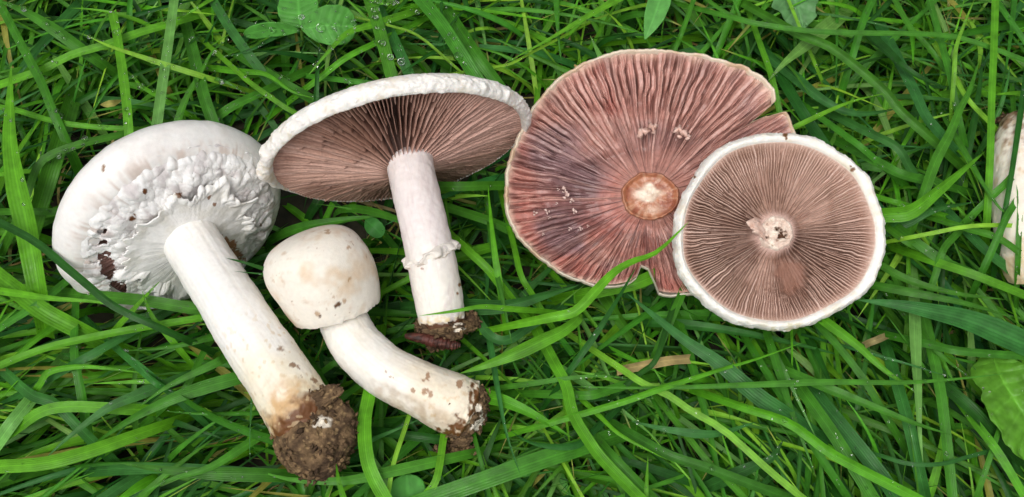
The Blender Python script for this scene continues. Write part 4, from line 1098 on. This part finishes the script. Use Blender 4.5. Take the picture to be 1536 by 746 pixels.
massV, massB, massC, massF, off = [], [], [], [], 0
def add_mass(V, bl, C):
    global off
    B, Sn, nu = V.shape[:3]
    massV.append(V.reshape(-1, 3)); massB.append(bl.reshape(-1, 3)); massC.append(C.reshape(-1, 3))
    massF.append(ribbon_faces(B, Sn, nu) + off)
    off += B * Sn * nu
for (pts, w, t, z, end) in MORE:
    V, bl, path = traced(pts, w * .86, z, end)
    surf.append(V[0])
    add_mass(V, bl, blade_cols(tone(t), V.shape[1], V.shape[2])[None])

# ---- the rest of the lawn, grown from roots in the soil
KEEP = [  # image outline of each mushroom part and the height below which blades may pass under it
 (np.array([(80,340),(95,270),(150,208),(255,183),(330,200),(400,255),(434,330),(425,345),(300,450),(170,446),(105,415)], float), -95),
 (np.array([(238,362),(290,334),(345,378),(425,500),(540,630),(535,680),(480,722),(425,680),(400,625),(320,520)], float), -25),
 (np.array([(393,400),(420,345),(480,325),(540,350),(570,410),(562,450),(650,540),(725,580),(738,630),(690,672),(655,652),(560,592),(505,545),(475,490),(440,492)], float), -30),
 (np.array([(385,240),(430,175),(550,122),(690,106),(790,128),(804,170),(740,240),(690,272),(560,306),(430,290)], float), -95),
 (np.array([(576,262),(655,250),(700,470),(716,490),(690,508),(628,500),(605,380)], float), 5),
 (np.array([(758,285),(800,163),(865,103),(965,76),(1060,87),(1160,150),(1192,190),(1192,300),(1080,430),(1030,440),(985,440),(960,410),(930,430),(860,420),(780,360)], float), -45),
 (np.array([(1005,350),(1040,250),(1170,194),(1290,250),(1330,350),(1300,430),(1170,498),(1060,450)], float), 0),
 (np.array([(1486,250),(1500,178),(1560,170),(1560,410),(1505,385)], float), -40),
]
def inside(poly, x, y):
    r = np.zeros(x.shape, bool)
    j = len(poly) - 1
    for i in range(len(poly)):
        xi, yi = poly[i]; xj, yj = poly[j]
        c = ((yi > y) != (yj > y)) & (x < (xj - xi) * (y - yi) / (yj - yi + 1e-9) + xi)
        r ^= c
        j = i
    return r

def grow(B, Lr, wr, zap, ztip, Sn=15, dens=None, nu=5, tones="bbbmmmmddggp", pitch=1.0, spread=None):
    x = rng.uniform(-1120, 1120, B); y = rng.uniform(-620, 860, B)
    L = rng.uniform(*Lr, B)
    ang = np.empty(B)
    px, py = proj(stk([x, y, np.full(B, -60.)], -1))
    # the lie of the grass differs over the lawn
    def ax(mu, sd): return np.radians(mu + sd * rng.normal(size=B)) + np.pi * (rng.random(B) < 0.5)
    a_any = rng.uniform(0, 2 * np.pi, B)
    ang = np.where((px < 430) & (py > 400), ax(18, 26), a_any)
    ang = np.where((px > 1040) & (py > 380), ax(-58, 30), ang)
    ang = np.where((px > 430) & (px <= 1040) & (py > 380), ax(-10, 55), ang)
    ang = np.where((px < 430) & (py <= 400), ax(35, 48), ang)
    d = stk([np.cos(ang), np.sin(ang), 0 * ang], -1)
    pr = stk([-np.sin(ang), np.cos(ang), 0 * ang], -1)
    root = stk([x, y, np.full(B, GROUND_Z - 5)], -1) - d * (L * .45)[:, None]
    za = rng.uniform(*zap, B); zt = rng.uniform(*ztip, B)
    bend = (rng.normal(size=B) * 0.075 * L)[:, None]
    up = np.array([0, 0, 1.0])
    H = (za - GROUND_Z)[:, None]
    P0 = root
    P1 = root + d * (L * .08)[:, None] + up * H * 0.95 * pitch
    P2 = root + d * (L * .5)[:, None] + up * H * 1.12 + pr * bend
    P3 = root + d * L[:, None] + pr * bend * 1.6; P3[:, 2] = zt
    s = np.linspace(0, 1, Sn)[None, :, None]
    path = (1 - s) ** 3 * P0[:, None] + 3 * s * (1 - s) ** 2 * P1[:, None] + 3 * s * s * (1 - s) * P2[:, None] + s ** 3 * P3[:, None]
    path[..., 2] += 2.5 * np.sin(s[..., 0] * rng.uniform(3, 7, B)[:, None] + rng.uniform(0, 6, B)[:, None]) * s[..., 0]
    w = rng.uniform(*wr, B) * (0.75 + 0.5 * rng.random(B))
    sv = s[..., 0]
    wp = (0.6 + 0.4 * sstep(0, .4, sv)) * np.clip((1 - sv) / 0.5, 0, 1) ** 0.8
    roll = (rng.normal(size=B) * 0.5)[:, None] + (rng.normal(size=B) * 0.7)[:, None] * (sv - .3)
    # keep clear of the mushrooms
    qx, qy = proj(path)
    bad = np.zeros(B, bool)
    for poly, zl in KEEP:
        bad |= (inside(poly, qx, qy) & (path[..., 2] > zl)).any(axis=1)
    ok = ~bad
    path, w, roll, pr = path[ok], w[ok], roll[ok], pr[ok]
    B = len(path)
    V, bl = ribbons(path, w[:, None] * wp, pr, roll, rng.uniform(.05, .5, B), nu)
    ch = rng.choice(list(tones), B)
    C = np.array([tone(c, .13) for c in ch])
    C = np.broadcast_to(C[:, None, None], V.shape).copy()
    C = np.where((rng.random(B) < .02)[:, None, None, None], S(150, 150, 66) * .9 + 0 * C, C)
    tipc = rng.random(B) < .16
    C = np.where((tipc[:, None, None] & (bl[..., 1] > .88))[..., None], C * .4 + S(190, 170, 100) * .6, C)
    return V, bl, C

V, bl, C = grow(900, (110, 240), (5, 12), (-40, 15), (-20, 38), tones="bbmmdgy")
add_mass(V, bl, C)
V, bl, C = grow(2200, (220, 480), (6, 16), (-75, 6), (-100, -5))
add_mass(V, bl, C); deep_surf = V
V, bl, C = grow(1300, (160, 380), (8, 17), (-138, -100), (-150, -118))
add_mass(V, bl, C)
V, bl, C = grow(1000, (200, 420), (8, 18), (-95, -40), (-140, -60))
add_mass(V, bl, C)
V, bl, C = grow(1300, (160, 380), (4, 8), (-75, 0), (-110, -10), tones="ybmmdy", nu=3)
add_mass(V, bl, C)
gr = link_mesh("grass", np.concatenate(massV), np.concatenate(massF), M_grass, None, None, np.concatenate(massC), np.concatenate(massB))
tag(gr, "wet green lawn grass lying in all directions around the mushrooms", "grass", kind='stuff')
V, bl, C = grow(900, (90, 260), (2.5, 6), (-125, -70), (-148, -100), tones="stsd", nu=3)
th_ = link_mesh("thatch", V, ribbon_faces(*V.shape[:3]), M_straw, None, None, C, bl)
tag(th_, "dry straw coloured thatch deep between the grass blades", "thatch", kind='stuff')

# ------------------------------------------------------------------ clover and broad leaves
def leaf(name, pts, zs, prof, w, colr, mat, base, parent=None, Sn=34, nu=17, cup=0.12, wav=0.0, seed=1.0, roll=0.0, ribs=0, rise=0.0):
    path = catmull(np.array([P(x, y, z) for (x, y), z in zip(pts, zs)]), Sn)
    s = np.linspace(0, 1, Sn)
    wp = np.interp(s, [a for a, b in prof], [b for a, b in prof])
    ta = path[-1] - path[0]; side0 = np.cross(ta, BACK); side0 /= np.linalg.norm(side0)
    V, bl = ribbons(path[None], (w * wp)[None], side0[None], np.full((1, Sn), roll), np.array([cup]), nu)
    V, bl = V[0], bl[0]
    if wav:
        V = V + (wav * fbm(V / (w * .28) + seed, 3) * (0.3 + np.abs(bl[..., 0])))[..., None] * BACK
        V = V + (wav * .5 * vnoise(V / (w * .12) + seed) * sstep(.7, 1, np.abs(bl[..., 0])))[..., None] * side0
    c = np.broadcast_to(colr, V.shape)
    vein = np.zeros(V.shape[:2])
    if ribs:
        au = np.abs(bl[..., 0])
        ph = bl[..., 1] * ribs - au * .9 + .18 * vnoise(V / (w * .3) + seed)
        vein = np.exp(-((ph - np.round(ph)) / .075) ** 2) * sstep(1.0, .75, au)
        vein = np.maximum(vein, np.exp(-(au / .045) ** 2))
        V = V + (rise * (np.abs(ph - np.round(ph)) * 2) ** .7 * sstep(0, .12, au) - rise * .5)[..., None] * BACK
        c = mixc(c, colr * 1.4 + .015, .4 * vein)
    c = mixc(c, colr * 1.35, .5 * sstep(0, .6, fbm(V / (w * .25) + seed, 3)))
    o = link_mesh(name, V, ribbon_faces(1, Sn, nu), mat, base, parent, c, bl)
    so = o.modifiers.new("thickness", 'SOLIDIFY'); so.thickness = 0.8 * U
    surf.append(V)
    return o

OVAL = [(0, .06), (.1, .42), (.25, .78), (.45, .98), (.65, 1.0), (.82, .88), (.93, .62), (1, .2)]
POINT = [(0, .3), (.2, .8), (.45, 1.0), (.65, .88), (.85, .45), (.95, .18), (1, .02)]
cb = P(452, 40, -120)
cl = thing("clover", cb, "clover with three rounded dewy leaflets at the top edge left of center", "clover")
cg = S(84, 152, 62)
leaf("leaflet", [(451,42),(448,18),(446,-14)], [26, 32, 30], OVAL, 66, cg, M_clover, cb, cl, seed=1, ribs=7, rise=1.2, nu=33, Sn=60)
leaf("leaflet", [(452,43),(495,38),(534,40)], [26, 34, 24], OVAL, 64, cg, M_clover, cb, cl, seed=2, roll=-.15, ribs=7, rise=1.2, nu=33, Sn=60)
leaf("leaflet", [(450,46),(408,44),(366,52)], [26, 30, 18], OVAL, 27, cg * 1.1, M_clover, cb, cl, seed=3, roll=.7)
path = catmull(np.array([P(452, 44, 25), P(454, 60, -20), P(458, 80, -140)]), 20)
V, _ = tube(path, np.full(20, 2.6), 10)
link_mesh("stalk", V, grid_faces(20, 10), M_clover, cb, cl, np.broadcast_to(S(120, 160, 70), V.shape), np.zeros(V.shape))

def lone_leaf(name, lab, cat, pts, zs, prof, w, col_, mat, **kw):
    b = P(pts[0][0], pts[0][1], zs[0])
    o = leaf(name, pts, zs, prof, w, S(*col_), mat, b, None, **kw)
    return tag(o, lab, cat)
lone_leaf("broad_leaf", "pale pointed leaf hanging from the top edge above the reddish cap", "leaf", [(1000,-40),(992,-8),(980,28),(967,60)], [20, 34, 36, 26], POINT, 37, (100,168,82), M_clover, cup=.2, seed=5)
lone_leaf("broad_leaf", "broad lobed pale leaf at the top edge right of the reddish cap", "leaf", [(1190,-60),(1182,-25),(1196,10),(1206,44)], [0, 6, 8, -2], [(0,.5),(.3,.9),(.45,.7),(.6,1.0),(.72,.7),(.86,.6),(1,.08)], 84, (100,150,92), M_broad, cup=.1, wav=4, seed=6, nu=41, Sn=90, ribs=6, rise=2.5)
lone_leaf("broad_leaf", "large crinkled yellow green leaf at the right edge near the bottom", "leaf", [(1488,528),(1502,566),(1536,622),(1580,700)], [22, 40, 42, 20], [(0,.12),(.12,.42),(.3,.75),(.42,.72),(.6,1.0),(.8,.9),(1,.5)], 100, (92,150,42), M_broad, cup=.25, wav=9, seed=7, nu=49, Sn=110, ribs=8, rise=3)
lone_leaf("round_leaf", "rounded leaf at the bottom edge below the bent stem", "leaf", [(612,776),(612,745),(610,712)], [0, 8, 10], OVAL, 50, (76,148,58), M_clover, cup=.15, seed=8)
lone_leaf("round_leaf", "small round leaf under the dark gills left of the pinkish stem", "leaf", [(548,330),(560,340),(574,354)], [-10, 0, -8], OVAL, 26, (64,130,56), M_clover, cup=.15, seed=9)
single_blade("dry_straw", [(925,556),(960,549),(1000,541),(1034,538)], 13, 't', 18, 'x', "dry tan straw sheath lying below the reddish cap's split", M_straw, "straw", None, fold=.7)
single_blade("dry_straw", [(1297,517),(1312,511),(1328,506)], 10, 't', 14, 'x', "short pale cut straw end right of the round cap's bottom", M_straw, "straw", None, fold=.8)
single_blade("dead_leaf", [(150,157),(166,156),(184,150)], 12, 's', -16, 'b', "small yellow brown dead leaf in the dark gap above the left cap", M_straw, "dead leaf", None)

# ------------------------------------------------------------------ dew
def drop_mesh(c, r, up, flat=.62, nr=8, nt=12):
    ph = np.linspace(0.02, math.pi - .02, nr)[:, None]; th = np.linspace(0, 2 * math.pi, nt, endpoint=False)[None]
    d = stk([np.sin(ph) * np.cos(th), np.sin(ph) * np.sin(th), (np.cos(ph) * flat) + 0 * th], -1)
    e1, e2 = frame(up, RIGHT)
    return c + r * (d[..., 0:1] * e1 + d[..., 1:2] * e2 + d[..., 2:3] * up)
def scatter(v, m):
    a = rng.uniform(0, v.shape[0] - 1.001, m); c = rng.uniform(.4, v.shape[1] - 1.401, m)
    i, j = a.astype(int), c.astype(int); f, g = (a - i)[:, None], (c - j)[:, None]
    return (v[i, j] * (1 - f) + v[i + 1, j] * f) * (1 - g) + (v[i, j + 1] * (1 - f) + v[i + 1, j + 1] * f) * g
pool = np.concatenate([scatter(v, 90) for v in surf] + [scatter(v, 10) for v in deep_surf])
px, py = proj(pool)
wgt = 0.05 + 0.5 * np.exp(-((px - 90) / 230) ** 2 - ((py - 130) / 170) ** 2) + .55 * np.exp(-((px - 560) / 230) ** 2 - ((py - 50) / 90) ** 2) + .16 * ((px < 420) & (py > 430)) + .10 * (px > 1150) + .08 * ((px > 780) & (py > 540))
wgt = wgt * ((px > -60) & (px < 1600) & (py > -60) & (py < 800)) * (pool[:, 2] > -28)
pick = rng.choice(len(pool), 2300, p=wgt / wgt.sum())
vs = []
for q in pick:
    big = .45 + .6 * float(px[q] < 760 and py[q] < 330)
    r = min(5.5, 0.7 + rng.exponential(big))
    vs.append(drop_mesh(pool[q] + rng.normal(size=3) * np.array([.6, .6, 0]) + np.array([0, 0, r * .45]), r, np.array([0, 0, 1.0]), nr=6, nt=8).reshape(-1, 3))
F = grid_faces(6, 8, flip=True)
dv = np.concatenate(vs); df = np.concatenate([F + 48 * i for i in range(len(vs))])
dew = link_mesh("dew", dv, df, M_water)
tag(dew, "fine dew beads scattered over the grass blades", "dew", kind='stuff')
DROPS = [(481,42,7.5,34,"largest clear drop sitting on the right clover leaflet"), (452,26,4.5,34,"round drop on the upper clover leaflet"),
         (563,16,7,30,"flat drop nearest the top edge on the broad dewy blade"), (573,65,6,33,"drop halfway down the broad dewy blade above the shaggy rim"),
         (586,86,5,33,"lower drop of the broad dewy blade above the shaggy rim"), (602,93,6,26,"round drop on the bluish blade beside the broad dewy one"),
         (687,85,7.5,38,"large bright drop on the wide blade above the shaggy rim's peak"), (697,96,3.5,36,"small drop just below the large bright one on the wide blade"),
         (626,19,4,30,"drop near the top edge beside the wide dewy blade"), (88,234,5,42,"glassy drop on the blade left of the white veiled cap"), (127,208,5,36,"drop on the blade just outside the veiled cap's upper left")]
for (x, y, r, z, lab) in DROPS:
    # settle on the highest leaf surface on that spot
    sx, sy = proj(pool); near = np.hypot(sx - x, sy - y)
    q = pool[near < 9]
    z = q[:, 2].max() if len(q) else z
    c = P(x, y, z + r * .3)
    o = link_mesh("dew_drop", drop_mesh(c, r, camdir(0, .2, .95), .6, 12, 18), grid_faces(12, 18, flip=True), M_water, c)
    tag(o, lab, "dew drop", "large dew drops on leaves")
